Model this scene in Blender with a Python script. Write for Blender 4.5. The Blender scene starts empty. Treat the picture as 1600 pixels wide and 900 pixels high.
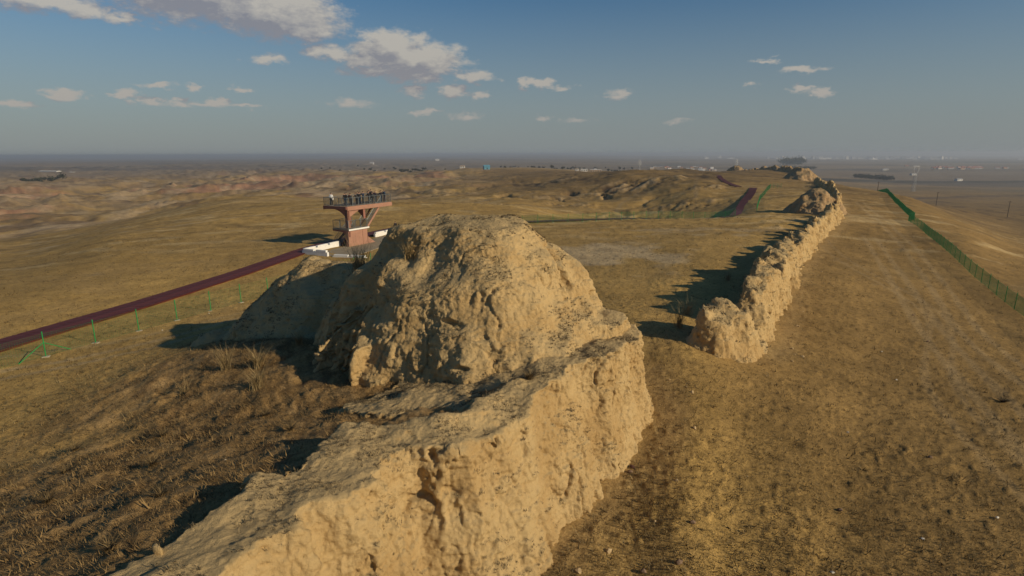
import bpy, bmesh, math, random
import numpy as np
from mathutils import Vector, Matrix
random.seed(7)
rng = np.random.default_rng(11)
S = bpy.context.scene
C = S.collection
R = math.radians

# ------------------------------------------------------------------ camera, light, exposure
CAM_H = 12.5
PITCH = R(13.1)
cam_d = bpy.data.cameras.new('camera'); cam = bpy.data.objects.new('camera', cam_d); C.objects.link(cam)
cam.location = (0, 0, CAM_H); cam.rotation_euler = (R(90) - PITCH, R(0.2), 0)
cam_d.sensor_width = 36.0; cam_d.lens = 36.0 * 900 / 1600; cam_d.clip_start = 0.3; cam_d.clip_end = 90000
S.camera = cam
S.view_settings.view_transform = 'Standard'; S.view_settings.look = 'None'
S.view_settings.exposure = -0.12; S.view_settings.gamma = 1; S.view_settings.use_curve_mapping = False

SUN_AZ = R(64)        # how far the shadows point left of straight ahead
SUN_EL = R(24)
to_sun = Vector((math.sin(SUN_AZ) * math.cos(SUN_EL), -math.cos(SUN_AZ) * math.cos(SUN_EL), math.sin(SUN_EL)))
sl = bpy.data.lights.new('sun', 'SUN'); sl.energy = 4.4; sl.angle = R(0.53); sl.color = (1.0, 0.84, 0.60)
sun = bpy.data.objects.new('sun', sl); C.objects.link(sun)
sun.rotation_euler = to_sun.to_track_quat('Z', 'Y').to_euler(); sun.location = (60, -30, 40)

W = bpy.data.worlds.new('World'); S.world = W; W.use_nodes = True
wn = W.node_tree; wn.nodes.clear()
def N(t, typ, **kw):
    n = t.nodes.new(typ)
    for k, v in kw.items():
        if k.startswith('i_'):
            key = k[2:]
            key = int(key) if key.isdigit() else key
            n.inputs[key].default_value = v
        else: setattr(n, k, v)
    return n
def mth(t, op, a, b=None, c=None, clamp=False):
    n = t.nodes.new('ShaderNodeMath'); n.operation = op; n.use_clamp = clamp
    for i, v in enumerate((a, b, c)):
        if v is None: continue
        if isinstance(v, (int, float)): n.inputs[i].default_value = v
        else: t.links.new(v, n.inputs[i])
    return n.outputs[0]
def vmth(t, op, a, b=None):
    n = t.nodes.new('ShaderNodeVectorMath'); n.operation = op
    for i, v in enumerate((a, b)):
        if v is None: continue
        if isinstance(v, tuple): n.inputs[i].default_value = v
        else: t.links.new(v, n.inputs[i])
    return n.outputs['Value'] if op in ('LENGTH', 'DOT_PRODUCT') else n.outputs['Vector']
def mixc(t, fac, a, b, blend='MIX'):
    n = t.nodes.new('ShaderNodeMix'); n.data_type = 'RGBA'; n.blend_type = blend; n.clamp_factor = True
    if isinstance(fac, (int, float)): n.inputs[0].default_value = fac
    else: t.links.new(fac, n.inputs[0])
    for i, v in ((6, a), (7, b)):
        if isinstance(v, tuple): n.inputs[i].default_value = v if len(v) == 4 else (*v, 1)
        else: t.links.new(v, n.inputs[i])
    return n.outputs[2]
def ramp(t, fac, stops):
    n = t.nodes.new('ShaderNodeValToRGB'); e = n.color_ramp.elements
    while len(e) < len(stops): e.new(0.5)
    for k, (p, c) in enumerate(stops):
        e[k].position = p; e[k].color = c if len(c) == 4 else (*c, 1)
    t.links.new(fac, n.inputs[0]); return n.outputs[0]
def sstep(t, v, lo, hi):
    n = t.nodes.new('ShaderNodeMapRange'); n.interpolation_type = 'SMOOTHSTEP'
    t.links.new(v, n.inputs[0]); n.inputs[1].default_value = lo; n.inputs[2].default_value = hi
    return n.outputs[0]

def sky_dir(px, py):          # direction of a cloud, as azimuth and elevation
    u = (px - 800) / 900; v = (py - 450) / 900
    dy = math.cos(PITCH) - v * math.sin(PITCH); dz = -math.sin(PITCH) - v * math.cos(PITCH)
    return math.atan2(u, dy), math.atan2(dz, math.hypot(u, dy))
# cloud lobes: photo position, half width, half height, weight
CLOUDS = [(320,-15,175,62,1.2),(430,18,125,52,1.2),(470,45,80,24,.9),(250,5,70,30,.8),(60,-2,110,22,.8),(180,22,44,14,.85),(120,10,60,16,.75),
 (615,76,72,34,1.35),(650,92,86,34,1.3),(690,108,36,18,.9),(570,92,40,18,.9),(600,100,70,14,1.0),(500,78,36,12,.8),(415,93,36,11,.75),
 (740,120,34,12,.8),(650,118,60,14,.85),(530,86,46,14,.8),(590,112,70,10,.8),(650,140,26,12,.7),(708,143,26,12,.9),(745,146,18,9,.7),(668,174,20,7,.8),(548,160,40,8,.65),(730,180,30,9,.55),
 (100,140,34,14,1.0),(195,149,30,11,.95),(240,156,22,6,.7),(285,159,26,7,.8),(335,160,30,8,.85),(390,164,32,5,.65),(20,158,34,8,.85),(247,132,34,6,.65),
 (307,138,18,7,.65),(374,137,20,6,.75),(820,131,18,9,.95),(846,132,26,9,1.0),(880,136,22,5,.6),(965,149,24,9,.65),(1248,112,38,7,.75),(1253,141,20,6,.8),
 (1282,146,15,9,.85),(1200,99,22,5,.65),(1180,132,11,5,.6),(850,182,14,5,.5),(900,190,24,5,.4),(1060,190,18,5,.35)]
grp = bpy.data.node_groups.new('cloud_field', 'ShaderNodeTree')
grp.interface.new_socket('p', in_out='INPUT', socket_type='NodeSocketVector')
grp.interface.new_socket('d', in_out='OUTPUT', socket_type='NodeSocketFloat')
gi = grp.nodes.new('NodeGroupInput'); go = grp.nodes.new('NodeGroupOutput')
n1 = N(grp, 'ShaderNodeTexNoise', i_Scale=26.0, i_Detail=7.0, i_Roughness=0.62)
st = vmth(grp, 'MULTIPLY', gi.outputs[0], (1.0, 1.9, 1.0))
grp.links.new(st, n1.inputs['Vector'])
wob = vmth(grp, 'SUBTRACT', n1.outputs['Color'], (.5, .5, .5))
wob = vmth(grp, 'MULTIPLY', wob, (.085, .036, 0))
pp = vmth(grp, 'ADD', gi.outputs[0], wob)
acc = None
for (cx, cy, hw, hh, wt) in CLOUDS:
    a0, e0 = sky_dir(cx, cy); a1, _ = sky_dir(cx + hw, cy); _, e1 = sky_dir(cx, cy - hh)
    q = vmth(grp, 'SUBTRACT', pp, (a0, e0, 0)); q = vmth(grp, 'MULTIPLY', q, (1 / (a1 - a0), 1 / (e1 - e0), 0))
    l = vmth(grp, 'LENGTH', q); f = mth(grp, 'MULTIPLY_ADD', l, -wt, wt)
    acc = f if acc is None else mth(grp, 'SMOOTH_MAX', acc, f, .12)
n2 = N(grp, 'ShaderNodeTexNoise', i_Scale=42.0, i_Detail=8.0, i_Roughness=0.66); grp.links.new(st, n2.inputs['Vector'])
dd = mth(grp, 'MULTIPLY_ADD', n2.outputs['Fac'], 1.1, -.45)
grp.links.new(mth(grp, 'ADD', acc, dd), go.inputs[0])
tc = N(wn, 'ShaderNodeTexCoord'); sx = N(wn, 'ShaderNodeSeparateXYZ'); wn.links.new(tc.outputs['Generated'], sx.inputs[0])
az = mth(wn, 'ARCTAN2', sx.outputs[0], sx.outputs[1]); el = mth(wn, 'ARCSINE', sx.outputs[2])
cb = N(wn, 'ShaderNodeCombineXYZ'); wn.links.new(az, cb.inputs[0]); wn.links.new(el, cb.inputs[1])
def field(off):
    g = wn.nodes.new('ShaderNodeGroup'); g.node_tree = grp
    wn.links.new(vmth(wn, 'ADD', cb.outputs[0], off), g.inputs[0]); return g.outputs[0]
d0 = field((0, 0, 0)); d1 = field((0.012, 0.016, 0))
alpha = sstep(wn, d0, 0.0, 0.62)
lit = mth(wn, 'MULTIPLY_ADD', mth(wn, 'SUBTRACT', d0, d1), 1.35, .40, clamp=True)
sky = N(wn, 'ShaderNodeTexSky', sky_type='NISHITA', sun_disc=False, sun_elevation=SUN_EL, altitude=1300, air_density=1.2, dust_density=1.0, ozone_density=2.5)
sky.sun_rotation = math.atan2(to_sun.x, to_sun.y)
hsv = N(wn, 'ShaderNodeHueSaturation', i_Saturation=1.3, i_Value=1.12); wn.links.new(sky.outputs[0], hsv.inputs['Color'])
# dusty band low over the horizon, all the way round
band = sstep(wn, el, 0.30, -0.02)
skyc = mixc(wn, mth(wn, 'MULTIPLY', band, .9), hsv.outputs[0], (3.75, 4.3, 4.65))
cloudc = mixc(wn, lit, (4.3, 4.2, 4.6), (8.8, 8.1, 7.0))
cloudc = mixc(wn, mth(wn, 'MULTIPLY', sstep(wn, el, .20, .03), .5), cloudc, (5.0, 4.6, 4.6))
fin = mixc(wn, mth(wn, 'MULTIPLY', alpha, .85), skyc, cloudc)
bg = N(wn, 'ShaderNodeBackground', i_Strength=0.062); wn.links.new(fin, bg.inputs[0])
wo = N(wn, 'ShaderNodeOutputWorld'); wn.links.new(bg.outputs[0], wo.inputs[0])

# ------------------------------------------------------------------ numeric noise
_perm = np.tile(np.random.default_rng(3).permutation(256), 3).astype(np.int32)
_g3 = np.random.default_rng(4).normal(size=(256, 3)).astype(np.float32); _g3 /= np.linalg.norm(_g3, axis=1)[:, None]
def noise(x, y, z=None):
    x = np.asarray(x, np.float64); y = np.asarray(y, np.float64)
    if z is None: z = np.full_like(x, 0.37)
    xi = np.floor(x); yi = np.floor(y); zi = np.floor(z)
    fx = (x - xi).astype(np.float32); fy = (y - yi).astype(np.float32); fz = (z - zi).astype(np.float32)
    xi = xi.astype(np.int64) & 255; yi = yi.astype(np.int64) & 255; zi = zi.astype(np.int64) & 255
    u = fx * fx * fx * (fx * (fx * 6 - 15) + 10); v = fy * fy * fy * (fy * (fy * 6 - 15) + 10); w = fz * fz * fz * (fz * (fz * 6 - 15) + 10)
    out = 0
    for a in (0, 1):
        A = _perm[xi + a]
        for b in (0, 1):
            B = _perm[A + yi + b]
            for c in (0, 1):
                g = _g3[_perm[B + zi + c]]
                dot = g[..., 0] * (fx - a) + g[..., 1] * (fy - b) + g[..., 2] * (fz - c)
                out = out + dot * (u if a else 1 - u) * (v if b else 1 - v) * (w if c else 1 - w)
    return out * 1.6
def fbm(x, y, z=None, o=4, g=.5):
    s = 0; a = 1; f = 1
    for i in range(o):
        s = s + a * noise(x * f + 17.3 * i, y * f - 9.1 * i, None if z is None else z * f + 5.7 * i); a *= g; f *= 2.03
    return s
def ridged(x, y, z=None, o=4):
    s = 0; a = 1; f = 1
    for i in range(o):
        s = s + a * (1 - 2 * np.abs(noise(x * f + 31.7 * i, y * f + 3.3 * i, None if z is None else z * f))); a *= .5; f *= 2.07
    return s
def ss(x, a, b):
    t = np.clip((x - a) / (b - a), 0, 1); return t * t * (3 - 2 * t)
def polydist(x, y, pts):
    """unsigned distance, arc length, side (+ = right of travel) to a polyline"""
    best = np.full(np.shape(x), 1e9); S_ = np.zeros_like(best); side = np.ones_like(best); s0 = 0
    for (ax, ay), (bx, by) in zip(pts[:-1], pts[1:]):
        dx, dy = bx - ax, by - ay; L = math.hypot(dx, dy)
        t = np.clip(((x - ax) * dx + (y - ay) * dy) / L ** 2, 0, 1)
        qx = x - ax - t * dx; qy = y - ay - t * dy; d = np.hypot(qx, qy)
        m = d < best - 1e-9
        best = np.where(m, d, best); S_ = np.where(m, s0 + t * L, S_); side = np.where(m, np.sign(qx * dy - qy * dx + 1e-12), side)
        s0 += L
    return best, S_, side
def smooth_line(pts, n=6):
    out = []
    P = [np.array(p, float) for p in pts]
    for i in range(len(P) - 1):
        p0 = P[max(i - 1, 0)]; p1 = P[i]; p2 = P[i + 1]; p3 = P[min(i + 2, len(P) - 1)]
        for k in range(n):
            t = k / n
            out.append(tuple(.5 * ((2 * p1) + (-p0 + p2) * t + (2 * p0 - 5 * p1 + 4 * p2 - p3) * t * t + (-p0 + 3 * p1 - 3 * p2 + p3) * t ** 3)))
    out.append(tuple(P[-1])); return out
def resample(pts, step, n_max=None):
    out = []; carry = 0.0
    P = [np.array(p[:2], float) for p in pts]
    for a, b in zip(P[:-1], P[1:]):
        L = np.linalg.norm(b - a); d = (b - a) / L; s = carry
        while s < L:
            out.append((*(a + d * s), d[0], d[1])); s += step
        carry = s - L
    return out[:n_max] if n_max else out

# ------------------------------------------------------------------ lie of the land
def pchip(xs, ys, x):
    xs = np.asarray(xs, float); ys = np.asarray(ys, float)
    h = np.diff(xs); d = np.diff(ys, axis=0) / (h if ys.ndim == 1 else h[:, None])
    m = np.zeros_like(ys)
    w1 = 2 * h[1:] + h[:-1]; w2 = h[1:] + 2 * h[:-1]
    if ys.ndim > 1: w1 = w1[:, None]; w2 = w2[:, None]
    ok = d[:-1] * d[1:] > 0
    with np.errstate(all='ignore'):
        mm = (w1 + w2) / (w1 / d[:-1] + w2 / d[1:])
    m[1:-1] = np.where(ok, mm, 0); m[0] = d[0]; m[-1] = d[-1]
    return xs, ys, m
RN = [0, 30, 70, 110, 160, 230, 330, 500, 800, 1500, 4000, 12000, 45000]
AZ = [-180, -60, -42, -34, -24, -12.5, 0, 7, 12.5, 18.4, 24, 29, 34, 38, 42, 60, 180]
T = [[0, 0, 0, -1, -2, -6, -12, -20, -24, -26, -30, -46, -90],
     [0, 0, 0, -2, -6, -12, -18, -22, -24, -26, -30, -46, -90],
     [0, 0, 0, -3, -8, -13, -18, -22, -24, -26, -30, -46, -90],
     [0, 0, 0, -.8, -4, -9, -16, -22, -25, -26, -30, -46, -90],
     [0, 0, 0, -.5, -1.2, -2.5, -11, -17, -20, -26, -30, -46, -90],
     [0, 0, 0, 0, -.4, -6, -10, -13, -17, -25, -30, -42, -70],
     [0, .2, .2, 0, -1.8, -4.5, -6, -7, -10, -24, -32, -40, -60],
     [0, .3, .4, 0, -5.5, -6.0, -1.6, -3.6, -14, -27, -36, -44, -70],
     [0, .3, .6, .2, -6.5, -3.6, 2.2, -2.4, -20, -32, -40, -50, -80],
     [0, .6, .9, .6, -4.6, 0.4, 1.7, -1.2, -22, -34, -42, -52, -85],
     [0, .2, .6, .8, -0.2, 0.4, 0.8, 0.6, -22, -36, -44, -55, -90],
     [0, 0, .2, .3, 0, 0, -3, -10, -30, -40, -46, -58, -90],
     [0, -.3, -.5, -.6, -.9, -1.6, -9, -21, -36, -44, -48, -60, -90],
     [0, -.3, -1.0, -1.3, -3, -8, -14, -24, -37, -45, -49, -60, -90],
     [0, -.3, -1.6, -3.4, -7, -12, -18, -26, -38, -45, -50, -60, -90],
     [0, -.3, -2.5, -6, -10, -14, -20, -28, -38, -45, -50, -60, -90],
     [0, 0, 0, -1, -2, -6, -12, -20, -24, -26, -30, -46, -90]]
_lr = np.log(np.array(RN, float) + 12)
_T = np.array(T, float)
_azf = np.linspace(-180, 180, 721)
def _pe(data, x):
    xs, ys, m = data
    i = np.clip(np.searchsorted(xs, x) - 1, 0, len(xs) - 2); h = xs[i + 1] - xs[i]; t = (x - xs[i]) / h
    if ys.ndim > 1: h = h[:, None]; t = t[:, None]
    return ys[i] * (1 + 2 * t) * (1 - t) ** 2 + h * m[i] * t * (1 - t) ** 2 + ys[i + 1] * t * t * (3 - 2 * t) + h * m[i + 1] * t * t * (t - 1)
_lrf = np.linspace(_lr[0], _lr[-1], 600)
_A = _pe(pchip(AZ, _T, None), _azf)                      # (721, nr)
_B = _pe(pchip(_lr, _A.T, None), _lrf).T                 # (721, 600)
def table(x, y):
    az = np.degrees(np.arctan2(x, y)); lr = np.log(np.hypot(x, y) + 12)
    a = (az + 180) / .5; l = (lr - _lrf[0]) / (_lrf[1] - _lrf[0])
    ai = np.clip(a.astype(int), 0, 719); li = np.clip(l.astype(int), 0, 598); fa = a - ai; fl = np.clip(l - li, 0, 1)
    return (_B[ai, li] * (1 - fa) + _B[ai + 1, li] * fa) * (1 - fl) + (_B[ai, li + 1] * (1 - fa) + _B[ai + 1, li + 1] * fa) * fl

# front top edge of the near wall, and the line where the debris ramp leans on it
F_EDGE = smooth_line([(-10, 3), (-7.4, 6.6), (-5.2, 10), (-3.4, 12.9), (-1.1, 14.9), (1.2, 18.4), (3.9, 21.6), (5.7, 25), (5.9, 28)])
RAMP = [(-11.5, 2, 4.45), (-8.9, 6, 4.52), (-7.2, 9.6, 4.58), (-4.8, 14.2, 4.55), (-2.6, 16.8, 4.25), (0, 19.5, 4.1), (-3, 23, 3.9), (-8, 25.5, 3.6), (-12.5, 28.5, 3.1), (-15.5, 31.5, 2.2), (-18, 34.5, .9)]
WALL2 = smooth_line([(12.1, 32.7), (14.4, 34.6), (16.6, 38.0), (19.8, 44.0), (24.2, 52.0), (29.8, 62), (38, 74), (47, 88), (62, 111), (76, 136), (90, 162), (106, 196), (122, 232), (140, 270)])
def fedge(x, y):
    d, s, sd = polydist(x, y, F_EDGE); return d * sd, s
def rampz(x, y):
    best = np.full(np.shape(x), -9.0)
    for (a, b) in zip(RAMP[:-1], RAMP[1:]):
        dx, dy = b[0] - a[0], b[1] - a[1]; L2 = dx * dx + dy * dy
        t = np.clip(((x - a[0]) * dx + (y - a[1]) * dy) / L2, 0, 1)
        d = np.hypot(x - a[0] - t * dx, y - a[1] - t * dy); z = a[2] + (b[2] - a[2]) * t
        # long even slope that flares out at the foot
        q = z - .245 * d
        q = np.where(q < .9, .9 * np.exp((q - .9) / .9), q)
        best = np.maximum(best, q)
    return best
RIBS = [(60, 262, 22), (40, 250, 14), (34, 168, 12), (52, 182, 13), (20, 205, 9), (-6, 190, 8), (72, 215, 9), (18, 240, 11), (28, 330, 16), (-55, 330, 26), (-28, 300, 18), (-95, 420, 40)]
def ground_z(x, y, detail=True):
    x = np.asarray(x, float); y = np.asarray(y, float)
    r = np.hypot(x, y); az = np.degrees(np.arctan2(x, y))
    z = table(x, y)
    near = ss(r, 130, 60)
    d, s = fedge(x, y)
    left = ss(d, -1.2, -1.8) * ss(y, 62, 34)
    back = ss(y, 34, 28)                                     # mound end of the ramp
    z = z + rampz(x, y) * left * near
    z = z + 1.35 * np.exp(-((x - 8) / 5.5) ** 2 - ((y - 36) / 9) ** 2) + 0 * back
    # broken badland country
    mL = ss(r, 170, 420) * ss(az, 3, -12) * ss(r, 5200, 1800)
    mL = mL * (.55 + .45 * ss(noise(x / 260, y / 260), -.3, .3))
    z = z + mL * (ridged(x / 95 + .3 * noise(x / 60, y / 60), y / 130, o=5) - .9) * 7.5
    mM = ss(r, 150, 230) * ss(r, 700, 420) * ss(az, -14, 0) * ss(az, 23, 16)
    z = z + mL * (fbm(x / 24, y / 24, o=3) * 1.3 + 1.2 * (ridged(x / 38, y / 52, o=3) - .9))
    z = z + mM * (ridged(x / 70 + 5, y / 110, o=4) - .9) * 2.0
    z = z + mM * -5.0 * np.clip(ridged(x / 55 + 1.7 + .4 * noise(x / 25, y / 25), y / 60 + 4, o=3) - 1.25, 0, 1)
    for (cx, cy, cr) in RIBS:
        w = np.exp(-((x - cx) ** 2 + ((y - cy) * 1.3) ** 2) / cr ** 2); u = (x * .8 - y * .6)
        z = z - w * cr * .055 * (ridged(u / (cr * .3) + 4, (x * .6 + y * .8) / (cr * .9), o=3) - .5)
    z = z + ss(r, 300, 900) * ss(r, 9000, 3000) * fbm(x / 420, y / 420, o=3) * 5
    z = z + ss(r, 5000, 14000) * fbm(x / 5200, y / 5200, o=3) * 42
    z = z + ss(r, 60, 200) * fbm(x / 60, y / 60, o=3) * .8 * ss(r, 3000, 600)
    z = z + ss(r, 25, 70) * fbm(x / 17, y / 17, o=2) * .16 * ss(r, 900, 300)
    if detail:
        rm = ss(rampz(x, y), .6, 1.6) * left * near
        z = z + near * (fbm(x / 1.7, y / 1.7, o=4, g=.55) * (.045 + .12 * rm) + ridged(x / .55, y / .55, o=2) * (.006 + .03 * rm))
        # low shadow-catching hummocks, aligned along the wall
        hm = noise(x / .40, y / .34) + .5 * noise(x / .19 + 4, y / .17)
        z = z + near * .10 * np.clip(hm - .12, 0, .8) * (.55 + .6 * ss(noise(x / 4.5, y / 4.5), -.4, .3))
        z = z + ss(r, 60, 110) * ss(r, 420, 240) * .30 * np.clip(noise(x / 1.6, y / 1.3) - .1, 0, 1)
    return z
def gz(x, y, detail=False): return float(ground_z(np.array([x]), np.array([y]), detail)[0])

# ------------------------------------------------------------------ object helpers
def tagit(o, label=None, cat=None, group=None, kind=None):
    if label: o['label'] = label
    if cat: o['category'] = cat
    if group: o['group'] = group
    if kind: o['kind'] = kind
    return o
def thing(name, loc, label, cat, group=None, rz=0):
    o = bpy.data.objects.new(name, None); C.objects.link(o); o.location = loc; o.rotation_euler = (0, 0, rz)
    o.empty_display_size = .3
    return tagit(o, label, cat, group)
def link(name, me, mat=None, parent=None, loc=None):
    o = bpy.data.objects.new(name, me); C.objects.link(o)
    if mat is not None and not me.materials: me.materials.append(mat)
    if parent is not None: o.parent = parent
    if loc is not None: o.location = loc
    return o
def mesh_np(name, V, F, smooth=True):
    V = np.asarray(V, np.float32); F = np.asarray(F, np.int32)
    me = bpy.data.meshes.new(name); k = F.shape[1]
    me.vertices.add(len(V)); me.vertices.foreach_set('co', V.ravel())
    me.loops.add(F.size); me.loops.foreach_set('vertex_index', F.ravel())
    me.polygons.add(len(F)); me.polygons.foreach_set('loop_start', np.arange(0, F.size, k, dtype=np.int32))
    me.polygons.foreach_set('loop_total', np.full(len(F), k, np.int32))
    me.update(calc_edges=True)
    me.polygons.foreach_set('use_smooth', np.full(len(F), smooth, bool))
    return me
def set_col(me, name, col):
    a = me.color_attributes.new(name, 'FLOAT_COLOR', 'POINT')
    c = np.ones((len(me.vertices), 4), np.float32); c[:, :3] = col; a.data.foreach_set('color', c.ravel())
class MB:
    """collects simple solids for ONE mesh"""
    def __init__(s): s.v = []; s.f = []
    def add(s, vs, fs):
        o = len(s.v); s.v += [tuple(v) for v in vs]; s.f += [tuple(o + i for i in f) for f in fs]; return s
    def box(s, c, d, rz=0, M=None):
        x, y, z = d[0] / 2, d[1] / 2, d[2] / 2; vs = []
        for sx_, sy_, sz_ in ((-1,-1,-1),(1,-1,-1),(1,1,-1),(-1,1,-1),(-1,-1,1),(1,-1,1),(1,1,1),(-1,1,1)):
            p = Vector((sx_ * x, sy_ * y, sz_ * z))
            if rz: p.rotate(Matrix.Rotation(rz, 3, 'Z'))
            if M is not None: p = M @ p
            vs.append(p + Vector(c))
        return s.add(vs, [(0,3,2,1),(4,5,6,7),(0,1,5,4),(1,2,6,5),(2,3,7,6),(3,0,4,7)])
    def bar(s, a, b, r, n=4, r2=None):
        a = Vector(a); b = Vector(b); q = (b - a).to_track_quat('Z', 'Y'); r2 = r if r2 is None else r2; vs = []
        for p, rr in ((a, r), (b, r2)):
            for k in range(n):
                t = 2 * math.pi * (k + .5) / n; vs.append(p + q @ Vector((rr * math.cos(t), rr * math.sin(t), 0)))
        fs = [(k, (k + 1) % n, n + (k + 1) % n, n + k) for k in range(n)] + [tuple(range(n))[::-1], tuple(range(n, 2 * n))]
        return s.add(vs, fs)
    def prism(s, poly, y0, y1):          # poly in x,z
        n = len(poly); vs = [(p[0], y0, p[1]) for p in poly] + [(p[0], y1, p[1]) for p in poly]
        return s.add(vs, [tuple(range(n)), tuple(range(2 * n - 1, n - 1, -1))] + [(k, n + k, n + (k + 1) % n, (k + 1) % n) for k in range(n)])
    def mesh(s, name, bevel=0):
        me = bpy.data.meshes.new(name); me.from_pydata(s.v, [], s.f)
        bm = bmesh.new(); bm.from_mesh(me); bmesh.ops.recalc_face_normals(bm, faces=bm.faces)
        if bevel: bmesh.ops.bevel(bm, geom=bm.edges[:], offset=bevel, segments=1, affect='EDGES')
        bm.to_mesh(me); bm.free(); return me
    def build(s, name, mat, parent=None, bevel=0, loc=None): return link(name, s.mesh(name, bevel), mat, parent, loc)

# ------------------------------------------------------------------ materials
def mat_new(name):
    m = bpy.data.materials.new(name); m.use_nodes = True; t = m.node_tree
    return m, t, t.nodes['Principled BSDF']
def plain(name, col, rough=.7, var=.18, scale=4.0, metal=0.0, bump=0.0):
    m, t, b = mat_new(name)
    co = N(t, 'ShaderNodeTexCoord'); n = N(t, 'ShaderNodeTexNoise', i_Scale=scale, i_Detail=5.0, i_Roughness=.65)
    t.links.new(co.outputs['Object'], n.inputs['Vector'])
    lo = tuple(c * (1 - var) for c in col); hi = tuple(min(1, c * (1 + var)) for c in col)
    t.links.new(ramp(t, n.outputs['Fac'], [(.3, lo), (.7, hi)]), b.inputs['Base Color'])
    b.inputs['Roughness'].default_value = rough; b.inputs['Metallic'].default_value = metal
    b.inputs['Specular IOR Level'].default_value = .3
    if bump:
        bp = N(t, 'ShaderNodeBump', i_Strength=bump, i_Distance=.02); t.links.new(n.outputs['Fac'], bp.inputs['Height']); t.links.new(bp.outputs[0], b.inputs['Normal'])
    return m
def ground_material():
    m, t, b = mat_new('ground_soil')
    at = N(t, 'ShaderNodeAttribute', attribute_name='tone')
    geo = N(t, 'ShaderNodeNewGeometry'); P = geo.outputs['Position']
    def nz(sc, det=4.0, ro=.6):
        n = N(t, 'ShaderNodeTexNoise', i_Scale=sc, i_Detail=det, i_Roughness=ro); t.links.new(P, n.inputs['Vector']); return n.outputs['Fac']
    geo2 = vmth(t, 'MULTIPLY', P, (1.0, .55, 1.0)); big = N(t, 'ShaderNodeTexNoise', i_Scale=.11, i_Detail=9.0, i_Roughness=.72); t.links.new(geo2, big.inputs['Vector'])
    a = nz(.35, 6); c = nz(2.6, 5, .7); d = nz(14, 3, .7); e = nz(.02, 8, .65)
    f = mth(t, 'MULTIPLY_ADD', mth(t, 'SUBTRACT', a, .5), 1.0, 1.0)
    f = mth(t, 'MULTIPLY', f, mth(t, 'MULTIPLY_ADD', mth(t, 'SUBTRACT', c, .5), 1.5, 1.0))
    f = mth(t, 'MULTIPLY', f, mth(t, 'MULTIPLY_ADD', mth(t, 'SUBTRACT', d, .5), 1.7, 1.0))
    f = mth(t, 'MULTIPLY', f, mth(t, 'MULTIPLY_ADD', mth(t, 'SUBTRACT', e, .5), .8, 1.0))
    f = mth(t, 'MULTIPLY', f, mth(t, 'MULTIPLY_ADD', mth(t, 'SUBTRACT', big.outputs['Fac'], .5), 1.0, 1.0))
    cb = N(t, 'ShaderNodeCombineXYZ')
    for i in range(3): t.links.new(f, cb.inputs[i])
    col = mixc(t, 1.0, at.outputs['Color'], cb.outputs[0], 'MULTIPLY')
    # dead leaf litter, darker and slightly redder
    col = mixc(t, mth(t, 'MULTIPLY', sstep(t, c, .54, .68), .35), col, (.085, .055, .028))
    t.links.new(col, b.inputs['Base Color']); b.inputs['Roughness'].default_value = .95; b.inputs['Specular IOR Level'].default_value = .1
    h = mth(t, 'ADD', mth(t, 'MULTIPLY', c, .7), mth(t, 'MULTIPLY', d, .3))
    bp = N(t, 'ShaderNodeBump', i_Strength=.85, i_Distance=.10); t.links.new(h, bp.inputs['Height']); t.links.new(bp.outputs[0], b.inputs['Normal'])
    return m
def earth_material(name, base=(.52, .37, .175), top=(.42, .31, .155)):
    m, t, b = mat_new(name)
    geo = N(t, 'ShaderNodeNewGeometry'); P = geo.outputs['Position']; sep = N(t, 'ShaderNodeSeparateXYZ'); t.links.new(geo.outputs['Normal'], sep.inputs[0])
    def nz(sc, det=5.0, ro=.62, vec=P, dist=0.0):
        n = N(t, 'ShaderNodeTexNoise', i_Scale=sc, i_Detail=det, i_Roughness=ro, i_Distortion=dist); t.links.new(vec, n.inputs['Vector']); return n.outputs['Fac']
    a = nz(.5, 6); c = nz(3.2, 6, .7); d = nz(16, 4, .7)
    lay = nz(1.0, 4, .6, vmth(t, 'MULTIPLY', P, (.25, .25, 5.0)))
    col = mixc(t, sstep(t, a, .38, .66), base, tuple(c_ * k for c_, k in zip(base, (.84, .78, .70))))
    col = mixc(t, mth(t, 'MULTIPLY', sstep(t, lay, .45, .62), .22), col, tuple(c_ * .74 for c_ in base))
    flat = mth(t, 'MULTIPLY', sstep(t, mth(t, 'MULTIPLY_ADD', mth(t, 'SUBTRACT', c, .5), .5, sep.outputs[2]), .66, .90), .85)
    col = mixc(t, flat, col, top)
    # lichen and dead-root stains
    col = mixc(t, mth(t, 'MULTIPLY', sstep(t, c, .58, .70), .40), col, (.17, .115, .065))
    col = mixc(t, mth(t, 'MULTIPLY', sstep(t, d, .56, .70), .28), col, (.15, .10, .058))
    t.links.new(col, b.inputs['Base Color']); b.inputs['Roughness'].default_value = .97; b.inputs['Specular IOR Level'].default_value = .08
    fi = nz(34, 5, .75); vo = N(t, 'ShaderNodeTexVoronoi', i_Scale=7.0); t.links.new(vmth(t, 'ADD', P, vmth(t, 'MULTIPLY', N(t, 'ShaderNodeCombineXYZ').outputs[0], (0, 0, 0))), vo.inputs['Vector']); h = mth(t, 'ADD', mth(t, 'MULTIPLY', c, .55), mth(t, 'ADD', mth(t, 'MULTIPLY', d, .30), mth(t, 'MULTIPLY_ADD', vo.outputs['Distance'], .35, mth(t, 'MULTIPLY', fi, .30))))
    bp = N(t, 'ShaderNodeBump', i_Strength=.85, i_Distance=.13); t.links.new(h, bp.inputs['Height']); t.links.new(bp.outputs[0], b.inputs['Normal'])
    return m
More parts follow.
